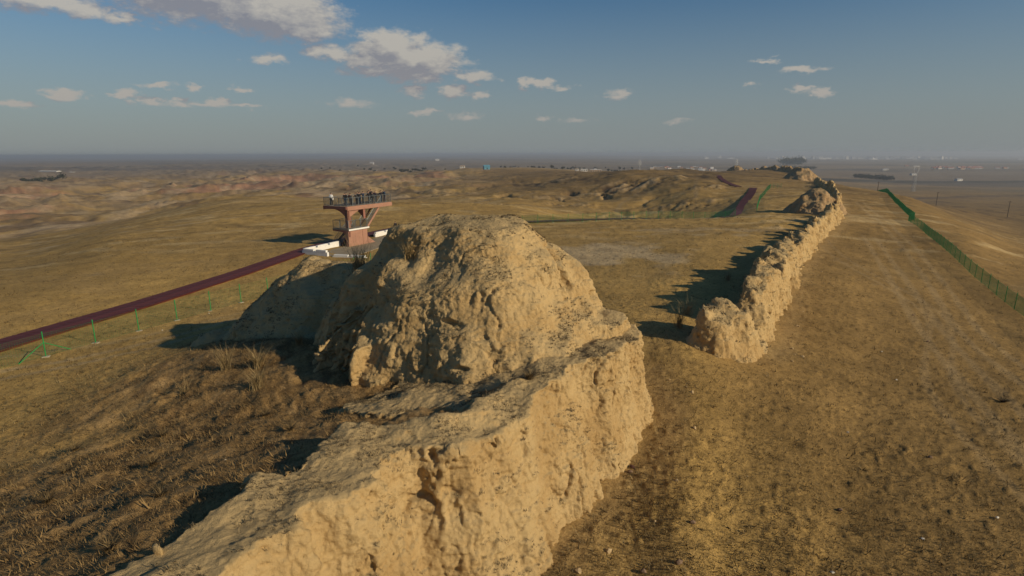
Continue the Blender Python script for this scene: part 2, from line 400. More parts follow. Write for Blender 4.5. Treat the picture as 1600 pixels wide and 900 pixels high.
def grass_material(name, c0, c1):
    m, t, b = mat_new(name)
    at = N(t, 'ShaderNodeAttribute', attribute_name='tone')
    t.links.new(mixc(t, at.outputs['Fac'], c0, c1), b.inputs['Base Color']); b.inputs['Roughness'].default_value = .8; b.inputs['Specular IOR Level'].default_value = .15
    return m
M_ground = ground_material()
M_earth = earth_material('rammed_earth')
M_earth_d = earth_material('rammed_earth_weathered', (.40, .275, .145), (.27, .195, .10))
M_grass = grass_material('dry_grass', (.075, .05, .022), (.33, .24, .11))
M_plank = plain('red_brown_timber', (.105, .024, .016), .6, .5, 1.1, bump=.2)
M_green = plain('green_painted_steel', (.02, .25, .065), .45, .15, 3.0)
M_pink = plain('terracotta_render', (.34, .18, .12), .8, .12, 1.3, bump=.15)
M_shade_render = plain('terracotta_shaded', (.27, .12, .085), .85, .12, 1.3)  # darker copy of the render: shade painted on the tower's left and under parts
M_white = plain('white_masonry', (.74, .72, .66), .75, .08, 2.0)
M_concrete = plain('grey_paving', (.27, .22, .145), .9, .2, 1.5, bump=.2)
M_steel = plain('grey_steel', (.20, .23, .24), .45, .12, 3.0, metal=.6)
M_footing = plain('concrete_footing', (.34, .29, .20), .9, .2, 3.0)

# ------------------------------------------------------------------ the ground, one sheet to the horizon
def build_ground():
    fine = np.linspace(-49, 49, 760); a1 = np.linspace(50, 310, 90)[1:-1]
    azs = np.radians(np.concatenate([fine, a1])); na = len(azs)
    r = np.concatenate([[.5, 3, 6], np.geomspace(8, 70, 300), np.geomspace(70, 320, 150)[1:], np.geomspace(320, 5000, 160)[1:], np.geomspace(5000, 44000, 34)[1:]])
    A, Rr = np.meshgrid(azs, r); X = (Rr * np.sin(A)).ravel(); Y = (Rr * np.cos(A)).ravel()
    Z = ground_z(X, Y)
    nr = len(r); i = np.arange(nr - 1)[:, None] * na; j = np.arange(na)[None, :]; j2 = (j + 1) % na
    F = np.stack([i + j, i + j2, i + na + j2, i + na + j], -1).reshape(-1, 4)[:, ::-1]
    me = mesh_np('ground', np.stack([X, Y, Z], 1), F)
    # earth and grass colour of the land, plus painted shade in the hills
    rr = np.hypot(X, Y); az = np.degrees(np.arctan2(X, Y))
    def L(c): return np.array(c)[None, :]
    col = np.repeat(L((.39, .25, .08)), len(X), 0)
    def mix(m, c, k=1.0):
        nonlocal col
        m = (m * k)[:, None]; col = col * (1 - m) + L(c) * m
    n30 = fbm(X / 34, Y / 34, o=4); n8 = fbm(X / 8, Y / 8, o=4); n200 = fbm(X / 240, Y / 240, o=4)
    d, s = fedge(X, Y); d2, s2, sd2 = polydist(X, Y, WALL2)
    right = ss(np.where(Y < 30, d, np.where(Y < 35, 2 * (X - 10), d2 * sd2)), -1, 3) * ss(X, 5, 14)
    mix(right, (.262, .165, .058), .9)
    mix(ss(n30, -.3, .8), (.30, .20, .072), .6)                           # greener turf
    mix(ss(n8, .15, .6) * (1 - right), (.33, .22, .09), .3)
    rm = ss(rampz(X, Y) + .5 * n8, .3, 2.0) * ss(d, .3, -.9) * ss(Y, 62, 34)
    mix(rm, (.30, .185, .075), .85); mix(rm * ss(fbm(X / 1.1, Y / 1.1, o=3), .0, .5), (.34, .225, .10), .6); mix(rm * ss(fbm(X / .9 + 9, Y / .9, o=3), .1, .5), (.10, .062, .03), .6)
    # bare pale pans behind the wall
    pan = ss(np.exp(-((X - 20) / 13) ** 2 - ((Y - 70) / 12) ** 2) + np.exp(-((X - 5) / 8) ** 2 - ((Y - 72) / 8) ** 2) + .6 * n8, .62, 1.0)
    mix(pan, (.42, .32, .185), .75)
    pan = ss(np.exp(-((X - 30) / 20) ** 2 - ((Y - 90) / 9) ** 2) + .8 * fbm(X / 5, Y / 3, o=3), .75, 1.15); mix(pan, (.42, .32, .185), .5)
    # soil rubbed bare along the wall foot
    foot = ss(d2, 3.6, 2.0) * ss(Y, 31, 34) * ss(Y, 300, 230); mix(foot, (.37, .25, .105), .6)
    mix(ss(d, 3.4, 1.6) * ss(d, 0, .8) * ss(Y, 33, 30), (.36, .24, .10), .6)
    # cart tracks
    def track(pts, w, c, k, two=0):
        dd, _, _ = polydist(X, Y, smooth_line(pts)); dd = np.abs(dd - two) + .25 * w * n8; mix(ss(dd, w, w * .3), c, k)
    track([(-44, 20), (-33, 29), (-25, 35), (-20, 44), (-15, 56)], .45, (.35, .26, .14), .6, .8)
    track([(-46, 27), (-34, 33.5), (-26, 38.5), (-19, 50)], .5, (.33, .25, .13), .45, 0)
    track([(22, 20), (30, 38), (40, 58), (56, 90)], .5, (.34, .24, .115), .5, .8); track([(19, 16), (24, 30), (36, 48), (40, 70), (52, 100)], .35, (.34, .24, .115), .4, .7)
    track([(28, 24), (34, 40), (44, 58), (62, 92), (90, 150)], .5, (.34, .24, .115), .5, .8)
    track([(-150, 118), (-110, 122), (-80, 116), (-60, 128), (-30, 160), (10, 260)], 1.1, (.42, .33, .20), .6)
    track([(-130, 150), (-90, 190), (-40, 260)], 1.5, (.40, .31, .18), .5)
    track([(40, 150), (34, 190), (52, 240), (60, 300)], .9, (.38, .28, .15), .55)
    track([(60, 190), (82, 260), (110, 340), (140, 420)], 1.2, (.38, .28, .15), .4)
    # small scarps and washed lines on the open slopes
    lf = ss(rr, 70, 110) * ss(rr, 700, 350)
    mix(lf * ss(ridged(X / 34 + 2, Y / 15, o=4), 1.25, 1.5), (.50, .37, .18), .55); mix(lf * ss(ridged(X / 40 + 9, Y / 12 + 4, o=4), 1.2, 1.5), (.17, .115, .045), .5)
    # mid distance country, some shade of slopes and gullies put into the tone
    sl = np.abs(np.gradient(Z.reshape(nr, na), axis=0) / np.gradient(r)[:, None]).ravel()
    mid = ss(rr, 150, 330)
    bad = mid * ss(az, 3, -10) * ss(rr, 5200, 1500)
    mix(bad * ss(n200 + .5 * n30, -.3, .4), (.37, .265, .15), .75)
    mix(bad * ss(sl, .10, .30), (.30, .20, .11), .7)
    mix(bad * ss(fbm(X / 90 + 7, Y / 120, o=4) + sl, .25, .6) * ss(rr, 240, 420), (.40, .20, .115), .75)
    mix(bad * ss(ridged(X / 40, Y / 90, o=4), 1.0, 1.4), (.12, .08, .05), .65); mix(bad * ss(fbm(X / 16, Y / 34, o=3), .15, .5), (.19, .14, .075), .6); mix(bad * ss(fbm(X / 20 + 5, Y / 44, o=3), .2, .5), (.46, .34, .20), .6)
    hill = mid * ss(az, -8, 2) * ss(rr, 1100, 600)
    mix(hill, (.175, .115, .048), .8); mix(hill * ss(fbm(X / 22, Y / 60, o=4), .1, .5), (.15, .10, .045), .75); mix(hill * ss(sl, .12, .4), (.14, .085, .045), .6); mix(hill * ss(ridged(X / 26 + 3, Y / 48, o=3), 1.3, 1.5), (.06, .04, .025), .8)  # facing slope and its gullies darkened in colour, as turned from the sun
    mix(ss(sl, .35, .75) * mid * ss(rr, 2500, 900), (.33, .23, .13), .8)
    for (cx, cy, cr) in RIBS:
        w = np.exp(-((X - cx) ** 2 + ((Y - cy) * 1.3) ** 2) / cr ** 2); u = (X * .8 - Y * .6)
        q = ridged(u / (cr * .3) + 4, (X * .6 + Y * .8) / (cr * .9), o=3); mix(ss(w, .25, .6) * ss(q, 1.1, 1.5), (.045, .03, .02), .85); mix(ss(w, .25, .6) * ss(q, .75, .35), (.38, .27, .14), .8)  # gully floors painted near black as shade, rib crests paler
    # far plain, cut into fields
    far = ss(rr, 700, 1600)
    fld = fbm(X / 900, Y / 500, o=4); f2 = np.sign(noise(np.floor(X / 420) * 3.7, np.floor(Y / 260) * 5.1))
    mix(far, (.185, .15, .112), .88); mix(far * ss(fld, .1, .5), (.26, .195, .12), .6)
    mix(far * ss(fbm(X / 1500 + 3, Y / 420, o=4), .2, .6), (.09, .085, .075), .7)
    mix(far * (f2 > 0) * ss(rr, 1500, 2500), (.26, .20, .14), .3)
    mix(far * ss(noise(X / 2600, Y / 330), .35, .55), (.05, .065, .055), .7)
    rd = polydist(X, Y, smooth_line([(330, 900), (760, 1180), (1300, 1250), (2400, 1500)]))[0]; mix(ss(rd, 60, 25), (.06, .06, .05), .85)
    rd = polydist(X, Y, smooth_line([(260, 500), (420, 640), (700, 760), (1300, 900)]))[0] + 6 * n8; mix(ss(rd, 14, 5), (.10, .07, .05), .6)
    mix(ss(polydist(X, Y, [(150, 300), (255, 345), (420, 400), (700, 480)])[0] + .8 * n8, 2.6, 1.2), (.12, .075, .04), .7)
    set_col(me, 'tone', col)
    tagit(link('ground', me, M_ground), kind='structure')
build_ground()

# ------------------------------------------------------------------ eroded earthworks: solid -> voxel remesh -> weathered surface
def solid_from_height(x0, x1, y0, y1, step, hfun, mask_h, voxel):
    xs = np.arange(x0, x1, step); ys = np.arange(y0, y1, step); X, Y = np.meshgrid(xs, ys); H = hfun(X, Y)
    low = mask_h(X, Y)
    keep = H > low + .01
    k2 = keep.copy(); k2[1:] |= keep[:-1]; k2[:-1] |= keep[1:]; k2[:, 1:] |= keep[:, :-1]; k2[:, :-1] |= keep[:, 1:]
    H = np.where(keep, H, low - .3); B = low - .8
    nx, ny = len(xs), len(ys); idx = np.arange(nx * ny).reshape(ny, nx)
    fk = k2[:-1, :-1] & k2[1:, :-1] & k2[:-1, 1:] & k2[1:, 1:]
    a = idx[:-1, :-1]; b = idx[:-1, 1:]; c = idx[1:, 1:]; d = idx[1:, :-1]
    top = np.stack([a, b, c, d], -1)[fk]; n = nx * ny; bot = top[:, ::-1] + n
    sides = []
    pad = np.pad(fk, 1)
    for (dy, dx, e0, e1) in ((-1, 0, a, b), (0, 1, b, c), (1, 0, c, d), (0, -1, d, a)):
        nb = pad[1 + dy:1 + dy + fk.shape[0], 1 + dx:1 + dx + fk.shape[1]]; m = fk & ~nb
        p, q = e0[m], e1[m]; sides.append(np.stack([q, p, p + n, q + n], -1))
    V = np.concatenate([np.stack([X, Y, H], -1).reshape(-1, 3), np.stack([X, Y, B], -1).reshape(-1, 3)])
    F = np.concatenate([top, bot] + sides)
    used = np.unique(F); mp = np.zeros(len(V), int); mp[used] = np.arange(len(used))
    me = mesh_np('tmp', V[used], mp[F])
    o = bpy.data.objects.new('tmp', me); C.objects.link(o)
    md = o.modifiers.new('r', 'REMESH'); md.mode = 'VOXEL'; md.voxel_size = voxel; md.adaptivity = 0
    dg = bpy.context.evaluated_depsgraph_get(); me2 = bpy.data.meshes.new_from_object(o.evaluated_get(dg))
    bpy.data.objects.remove(o); bpy.data.meshes.remove(me)
    return me2
def get_vn(me):
    n = len(me.vertices); v = np.empty(n * 3, np.float32); me.vertices.foreach_get('co', v)
    nn = np.empty(n * 3, np.float32); me.vertex_normals.foreach_get('vector', nn)
    return v.reshape(-1, 3).astype(float), nn.reshape(-1, 3).astype(float)
_cell = np.random.default_rng(8).random((64, 64, 64)).astype(np.float32) - .5
def cells(x, y, z): return _cell[np.floor(x).astype(int) & 63, np.floor(y).astype(int) & 63, np.floor(z).astype(int) & 63]
def weather(me, k=1.0, f=1.0, big=1.0, fine=1.0, holes=True):
    """two passes of erosion along the surface normal: lumps and rain gullies, then cracks, layers and crumbs"""
    v, n = get_vn(me)
    x, y, z = v[:, 0] * f, v[:, 1] * f, v[:, 2] * f; steep = ss(n[:, 2], .80, .35)
    wx = x + .35 * noise(x / 1.1, y / 1.1, z / 1.1); wy = y + .35 * noise(x / 1.1 + 9, y / 1.1, z / 1.1)
    d = .16 * fbm(x / 2.3, y / 2.3, z / 2.3, o=3) + ss(n[:, 2], .62, .25) * .15 * (ridged(wx / 1.3, wy / 1.3, z / 4.5, o=3) - .9) * (.4 + ss(noise(x / 4, y / 4, z / 4), -.3, .4))
    d += .035 * (ridged(x / .8, y / .8, z / .8, o=2) - .8)
    v += n * (d * k * big)[:, None] / f
    me.vertices.foreach_set('co', v.astype(np.float32).ravel()); me.update()
    v, n = get_vn(me); x, y, z = v[:, 0] * f, v[:, 1] * f, v[:, 2] * f; steep = ss(n[:, 2], .85, .45)
    wx = x + .12 * noise(x / .35, y / .35, z / .35)
    crack = np.abs(noise(wx / 1.25, y / 1.25, z / 2.6)); crack2 = np.abs(noise(x / .55 + 40, y / .55, z / .9))
    gate = ss(noise(x / 2.7 + 3, y / 2.7, z / 2.7), -.05, .35)
    d = -.20 * ss(crack, .075, .0) * steep * gate - .06 * ss(crack2, .10, .0) * (.3 + .7 * steep)
    d += steep * .055 * noise(x / 3, y / 3, z / .16) + .050 * fbm(x / .40, y / .40, z / .40, o=3, g=.75) * (.6 + .4 * steep)
    bil = np.abs(noise(x / .26, y / .26, z / .26)) + .6 * np.abs(noise(x / .13 + 3, y / .13, z / .13)); d += (.055 * bil - .03) * (.45 + .55 * steep)
    qx = x + .16 * noise(x / .3, y / .3, z / .3); qy = y + .16 * noise(x / .3 + 5, y / .3, z / .3); qz = z + .10 * noise(x / .5 + 9, y / .5, z / .3)
    rag = ss(noise(x / 2.1 + 21, y / 2.1, z / 1.6), -.25, .3)
    d += steep * rag * (.13 * cells(qx / .46, qy / .46, qz / .34) + .07 * cells(qx / .21 + 7, qy / .21, qz / .17)) + steep * .055 * (noise(x / 1.1, y / 1.1, np.floor(qz / .21) * 7.3))
    chip = noise(x / .62 + 11, y / .62, z / .62); d -= .10 * ss(chip, .42, .62) * steep
    if holes:
        hh = noise(x / .9 + 77, y / .9, z / .7); d -= .34 * ss(hh, .66, .78) * steep
    v += n * (d * k * fine)[:, None] / f
    me.vertices.foreach_set('co', v.astype(np.float32).ravel()); me.update()
    me.polygons.foreach_set('use_smooth', np.ones(len(me.polygons), bool))
    return me
lowg = lambda X, Y: ground_z(X, Y, False) - .35

def near_wall_h(X, Y):
    d, s = fedge(X, Y)
    d = d + .38 * fbm(X / 3.1 + 5, Y / 3.1, o=3) + .22 * noise(X / .9, Y / .9)
    d = d + .75 * np.exp(-((s - 13.2 - .3 * d) / .75) ** 2) + .35 * np.exp(-((s - 10.2) / .5) ** 2) + .45 * np.exp(-((s - 21.5) / .6) ** 2)
    g = ground_z(X, Y, False)
    crown = 4.75 + .16 * fbm(X / 2.2, Y / 2.2, o=3) - .4 * ss(Y, 13.5, 16) * ss(Y, 19, 16.5) * ss(d, -1.4, -.2) - .35 * ss(Y, 22, 27)
    run = 1.55 - .55 * ss(Y, 16, 22)
    t = d / run
    # bottom third leans out more than the top
    face = crown - 5.2 * np.clip(t, 0, 2) ** .85 + 1.2 * np.clip(t - .55, 0, 1)
    # slumped terrace part way down the face
    terr = ss(Y, 16.0, 17.6) * ss(Y, 21.5, 19.5)
    crown = crown + .05 * np.clip(-d - .3, 0, 2.5)
    face = np.where(d > 0, face + terr * .9 * ss(d, .1, .6) * ss(d, 1.9, 1.1), crown)
    back = 2.15 + .2 * noise(X / 1.5, Y / 1.5) + 5 * ss(Y, 16, 20)
    face = np.where(-d > 1.2, face + ss(Y, 15.5, 17) * ss(-d, 1.2, 2.2) * (np.where(X > -1.5, 0, 1) * np.minimum(face, np.maximum(rampz(X, Y) + .15, 4.0 - .5 * ss(-d, 4, 7)) + .1 * noise(X, Y)) + np.where(X > -1.5, 1, 0) * (np.minimum(face, np.maximum(rampz(X, Y) + .15, 4.0)) * (1 - ss(X, -1.5, .8)) + ss(X, -1.5, .8) * (4.3 + .26 * np.clip(-d - 1.2, 0, 4) + .12 * noise(X, Y))) - face), face)
    h = face - 9.5 * ss(-d, back - .25, back + .9)
    h = np.where(-d > back + .8, -9, h)
    endc = Y - (28.2 + .5 * noise(X / 1.2, Y / 1.2)); h = h - 7 * ss(endc, -.5, .9)
    return h
me = solid_from_height(-12, 9.5, 2, 31, .16, near_wall_h, lowg, .05)
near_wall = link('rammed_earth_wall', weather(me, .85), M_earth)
tagit(near_wall, 'big broken stretch of tan rammed earth wall in the foreground, its cracked sunlit face running up to the tall mound', 'earth wall', 'stretches of the old earth wall')

MB_ANG = [-180, -152, -130, -110, -92, -75, -60, -45, -20, 0, 30, 60, 90, 135, 180]
MB_RA2 = [7.2, 7.7, 7.5, 7.3, 3, 3, 3, 3, 3, 3, 3, 3, 3, 5.5, 7.4]
MB_RAD = [7.7, 7.2, 7.0, 7.2, 8.0, 9.0, 9.0, 8.2, 7.9, 7.6, 6.8, 6.0, 5.8, 6.8, 7.7]
def mound_h(X, Y):
    cx, cy = -2.2, 28.4; dx = X - cx; dy = Y - cy; r = np.hypot(dx, dy); a = np.degrees(np.arctan2(dy, dx))
    rad = np.interp(a, MB_ANG, MB_RAD) + .6 * fbm(X / 2.6, Y / 2.6, o=3) + .45 * noise(a / 17 + 2, 0 * r + 1.5) * ss(r, 1.5, 4)
    # vertical flutes in the left front
    fl = ss(a, -172, -150) * ss(a, -98, -120)
    ra2 = np.interp(a, MB_ANG, MB_RA2) + .3 * noise(X / 1.1, Y / 1.1) + (.75 * noise(a / 5.5, r * .25) + .35 * noise(a / 2.3, r * .3) + .4 * noise(a / 13, 3.3 + 0 * r) - .1)
    # deep vertical flutes and two caved-in pockets
    ra2 = ra2 - .95 * ss(noise(a / 3.0 + 40, 0 * r + 7.7), .05, .30) - .35 * np.abs(noise(a / 1.5, 0 * r + 2.7)) - 1.8 * np.exp(-((a + 133) / 2.6) ** 2) - 1.6 * np.exp(-((a + 120) / 2.2) ** 2)
    q = r / rad
    prof = 1 - np.clip((q - .38) / .62, 0, 3) ** 1.34
    h = 3.4 + (9.25 - 3.4) * prof
    cliff = ss(a, -170, -150) * ss(a, -96, -112)
    h = h + (.15 * np.sin(h * 2.9 + 2.4 * noise(X / 3.2, Y / 3.2)) + .13 * fbm(X / 2.1, Y / 2.1, o=2)) * ss(h, 3.4, 4.4)
    h = np.where(q > 1, 3.4 - (q - 1) * rad * 3.5, h)
    tz = 5.9 + .5 * noise(X / 1.3, Y / 1.3) - .62 * np.clip(r - 5.0, 0, 5)
    h = np.maximum(h, np.where(r < ra2, tz, tz - (r - ra2) * 3.6) - 9 * (1 - cliff))
    # right buttress stepping down to the wall end
    bt = 5.35 + .25 * noise(X / 1.2, Y / 1.2) - .16 * (X - 3) - 14 * ss(np.hypot((X - 3.4) / 2.5, (Y - 26.4) / 2.6), .8, 1.25)
    h = np.maximum(h, bt)
    # long spur running left from the back of the mound
    sp = [(-5, 33.8), (-9, 34.4), (-12.2, 34.8), (-15.0, 34.6), (-18.0, 34.2)]
    d, s, sd = polydist(X, Y, sp); crest = np.interp(s, [0, 4, 7.5, 10.5, 13.6], [7.2, 6.2, 6.2, 4.3, 1.2])
    spz = crest - .62 * np.clip(d - .6, 0, 9) - .4 * np.clip(d - 3.2, 0, 9) + .42 * fbm(X / 1.7, Y / 1.7, o=3)
    h = np.maximum(h, spz)
    # hollow between spur and mound
    return h
me = solid_from_height(-22, 8, 17.5, 41, .17, mound_h, lowg, .062)
def carve(me):
    v, n = get_vn(me); dx = v[:, 0] + 2.2; dy = v[:, 1] - 28.4; r = np.hypot(dx, dy) + 1e-6; a = np.degrees(np.arctan2(dy, dx))
    ix, iy = -dx / r, -dy / r; dep = np.zeros(len(v))
    for (cx, cy, cz, rr_, dd_) in ((-5.5, 24.8, 5.3, .75, 1.3), (-4.6, 23.9, 4.2, .60, 1.1), (-3.0, 23.2, 4.1, .65, 1.2), (-7.4, 25.0, 5.2, .45, .8), (-1.6, 22.6, 4.3, .30, .5), (.2, 25.4, 7.4, .22, .4), (4.0, 27.0, 5.9, .22, .5)):
        dep += dd_ * np.exp(-(((v[:, 0] - cx) ** 2 + (v[:, 1] - cy) ** 2) / rr_ ** 2 + (v[:, 2] - cz) ** 2 / (rr_ * .9) ** 2) ** 1.3)
    wob_ = a + 2.2 * noise(v[:, 2] * .9, a / 9) + 1.0 * noise(v[:, 2] * 3, a / 3)
    groove = np.clip(np.sin(wob_ * 2 * np.pi / 5.2) + .5 * noise(a / 3.1, v[:, 2] * .4), 0, 2) ** .8
    m = ss(a, -176, -168) * ss(a, -124, -136) * ss(v[:, 2], 6.4, 5.7) * ss(r, 5.2, 6.2) * (r < 9.5) * ss(n[:, 2], .92, .7)
    dep += .62 * groove * m
    # long cleft running down the right shoulder
    c = np.abs((v[:, 0] - 2.1) + .45 * (v[:, 2] - 7.6) + .12 * noise(v[:, 2] * 3, v[:, 1])) ; dep += .45 * ss(c, .20, .0) * ss(v[:, 2], 6.2, 6.9) * ss(v[:, 2], 8.4, 7.9) * (v[:, 1] < 29.5)
    v[:, 0] += ix * dep; v[:, 1] += iy * dep
    me.vertices.foreach_set('co', v.astype(np.float32).ravel()); me.update(); return me
carve(me)
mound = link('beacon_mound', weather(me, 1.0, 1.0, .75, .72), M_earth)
tagit(mound, 'tall rounded mound of eroded tan earth in the centre, hollowed on its left side', 'earth mound', 'ruined beacon mounds')

def wall_h(line, s_pts, h_pts, w_=1.55, seed=0.0, run_l=.7, run_r=1.0, jag=.9):
    def f(X, Y):
        d, s, sd = polydist(X, Y, line); ds = d * sd
        g = ground_z(X, Y, False)
        w = np.interp(s, [0, 25, 60], [w_, w_ * .9, w_ * .75]) if w_ else 1
        top = np.interp(s, s_pts, h_pts) + jag * fbm(s / 3.1 + seed, s * 0 + 2.2, o=3) + .45 * fbm(X / 1.4, Y / 1.4, o=2)
        top = top * (1 - .18 * ss(noise(s / 2.4 + seed, s * 0 + 8.8), .18, .38) * ss(s, 6, 9))
        ww = w + .45 * noise(s / 4 + 7, s * 0 + seed) + .3 * noise(X / 1.1, Y / 1.1) + .5 * noise(s / 1.6 + 2, s * 0 + seed)
        rr = np.where(ds > 0, run_r * (1 + .5 * noise(s / 2.2, s * 0 + 3)), run_l)
        e = (ww - d) / rr                          # 1 on the crown, 0 at the foot
        z = top * np.clip(e + .6, 0, 1) ** .8
        z = z + .55 * ss(e, -2.2, .2) * (z < .6)
        z = np.where(e < -1.6, -3, z - .2 - .45 * np.clip(ds + ww, 0, 2 * ww) / (2 * ww))
        cap = ss(s, 0.0, .12) + (d < ww)
        return g + z
    return f
L2 = [0]
for a, b in zip(WALL2[:-1], WALL2[1:]): L2.append(L2[-1] + math.dist(a, b))
def cut(s0, s1): return [p for p, s in zip(WALL2, L2) if s0 - .01 <= s <= s1 + .01]
def bbox(pts, m): xs = [p[0] for p in pts]; ys = [p[1] for p in pts]; return min(xs) - m, max(xs) + m, min(ys) - m, max(ys) + m
k1 = 6 * 6; k2 = 8 * 6
seg = WALL2[:k1 + 1]
me = solid_from_height(*bbox(seg, 5), .22, wall_h(seg, [0, 1.6, 2.6, 3.4, 4.4, 6, 8, 14, 22, 30, 60], [2.6, 3.0, 2.7, .5, .8, 3.2, 3.6, 3.6, 3.3, 2.8, 2.4], 1.28, 1.3, run_l=.5, run_r=.8, jag=.6), lowg, .10)
w2 = link('rammed_earth_wall', weather(me, .95), M_earth)
tagit(w2, 'pale crumbling rammed earth wall standing beyond the gap after the mound, throwing a long ragged shadow to its left', 'earth wall', 'stretches of the old earth wall')
seg = WALL2[k1:]
me = solid_from_height(*bbox(seg, 6), .35, wall_h(seg, [0, 20, 60, 120, 150, 200, 260], [2.5, 2.6, 3.0, 3.0, 2.4, 2.6, 2.0], .62, 5.1, .5, .7, jag=1.5), lowg, .22)
w3 = link('rammed_earth_wall', weather(me, 1.3, .6, holes=False), M_earth)
tagit(w3, 'saw-toothed stretch of earth wall in the middle distance, bending left past the second mound', 'earth wall', 'stretches of the old earth wall')
far_line = smooth_line([(150, 292), (168, 340), (188, 400), (204, 450), (214, 500), (216, 545), (205, 590), (185, 610), (160, 618)])
me = solid_from_height(*bbox(far_line, 8), 1.0, wall_h(far_line, [0, 400], [3.2, 3.4], 2.4, 9.1, 1.2, 1.6, jag=2.2), lowg, .6)
w4 = link('rammed_earth_wall', weather(me, 2.0, .4, holes=False), M_earth_d)
tagit(w4, 'thin dark line of ruined earth wall along the skyline ridge, farthest stretch of the wall', 'earth wall', 'stretches of the old earth wall')

def small_mound(cx, cy, rx, ry, top, label, step, voxel, seed, rot=0, k=1.0, f=.7):
    g0 = gz(cx, cy)
    def h(X, Y):
        c, s = math.cos(rot), math.sin(rot); dx = X - cx; dy = Y - cy; u = (dx * c + dy * s) / rx; v = (-dx * s + dy * c) / ry
        q = np.hypot(u, v) + .16 * fbm(X / (rx * .5) + seed, Y / (rx * .5), o=3)
        return g0 + top * (1 - np.clip((q - .18) / .82, 0, 3) ** 1.1) + .1 * top * fbm(X / (rx * .3), Y / (rx * .3) + seed, o=2) - .3
    me = solid_from_height(cx - rx * 1.4, cx + rx * 1.4, cy - rx * 1.4, cy + rx * 1.4, step, h, lowg, voxel)
    o = link('beacon_mound', weather(me, k, f, holes=False), M_earth_d); tagit(o, label, 'earth mound', 'ruined beacon mounds'); return o
small_mound(64, 123, 6.8, 6.0, 5.4, 'pointed second mound of earth just left of the bending wall, dark on its left side', .3, .2, 1.0)
small_mound(143, 291, 10, 9, 6.5, 'low humped mound where the wall bends round in the distance', .6, .4, 4.0, k=1.6)
small_mound(214, 560, 15, 13, 9.5, 'pale rounded mound on the skyline, the larger of the two up there', 1.0, .6, 8.0, k=2.5, f=.4)
small_mound(168, 600, 10, 9, 7, 'small pale mound on the skyline, left of the larger one', 1.0, .6, 12.0, k=2.5, f=.4)

# ------------------------------------------------------------------ boardwalks
def boardwalk(line, width, step, label, n_parts, name='boardwalk'):
    pts = resample(line, step); x0, y0 = pts[0][:2]; z0 = gz(x0, y0)
    t = thing(name, (x0, y0, z0), label, 'boardwalk')
    pm = MB().box((0, 0, 0), (step - .025, width, .045)).mesh('plank', .004); pm.materials.append(M_plank)
    Z = ground_z(np.array([p[0] for p in pts]), np.array([p[1] for p in pts]), False)
    ker = np.ones(41) / 41; Zs = np.convolve(np.pad(Z, 20, mode='edge'), ker, 'valid')
    rest = MB()
    for i, (x, y, dx, dy) in enumerate(pts):
        ang = math.atan2(dy, dx); z = Zs[i] + .20
        if i < n_parts:
            o = bpy.data.objects.new('plank', pm); C.objects.link(o); o.parent = t
            o.location = (x - x0, y - y0, z - z0 + random.uniform(-.006, .006)); o.rotation_euler = (random.uniform(-.004, .004), 0, ang + random.uniform(-.006, .006))
        else: rest.box((x - x0, y - y0, z - z0), (step - .03, width, .045), ang)
    if rest.v: tagit(rest.build('planking', M_plank, t), kind='stuff')
    for o_ in (-width * .42, width * .42):
        jm = MB()
        for k in range(0, len(pts) - 6, 6):
            a = pts[k]; b = pts[min(k + 6, len(pts) - 1)]
            jm.bar((a[0] - a[3] * o_ - x0, a[1] + a[2] * o_ - y0, Zs[k] + .1 - z0), (b[0] - b[3] * o_ - x0, b[1] + b[2] * o_ - y0, Zs[min(k + 6, len(pts) - 1)] + .1 - z0), .075)
        jm.build('joist', M_plank, t)
    return t
BW1 = smooth_line([(-40.5, 8), (-37.6, 20), (-34.2, 36), (-30.6, 53), (-28.4, 68), (-27.2, 76.5), (-24.6, 86), (-19.5, 99), (-14, 108)])
boardwalk(BW1[8:], 2.5, .19, 'dark red plank boardwalk climbing past the green posts to the viewing tower', 300)
BW2 = smooth_line([(-12, 110), (2, 106.6), (14, 110.6), (26, 116.5), (40, 123.0), (49, 128)])
boardwalk(BW2, 2.2, .45, 'dark plank boardwalk running behind the middle green fence', 0)
BW3 = smooth_line([(50.5, 131), (57, 145), (66, 165), (78, 190), (86, 208)])
boardwalk(BW3, 2.5, .5, 'dull red boardwalk climbing the facing slope beside the fence end', 0)
BW4 = smooth_line([(83, 214), (88, 240), (96, 270), (104, 300), (101, 330), (92, 350)])
boardwalk(BW4, 2.2, .6, 'farthest thin red boardwalk leading up to the crest of the hill', 0)

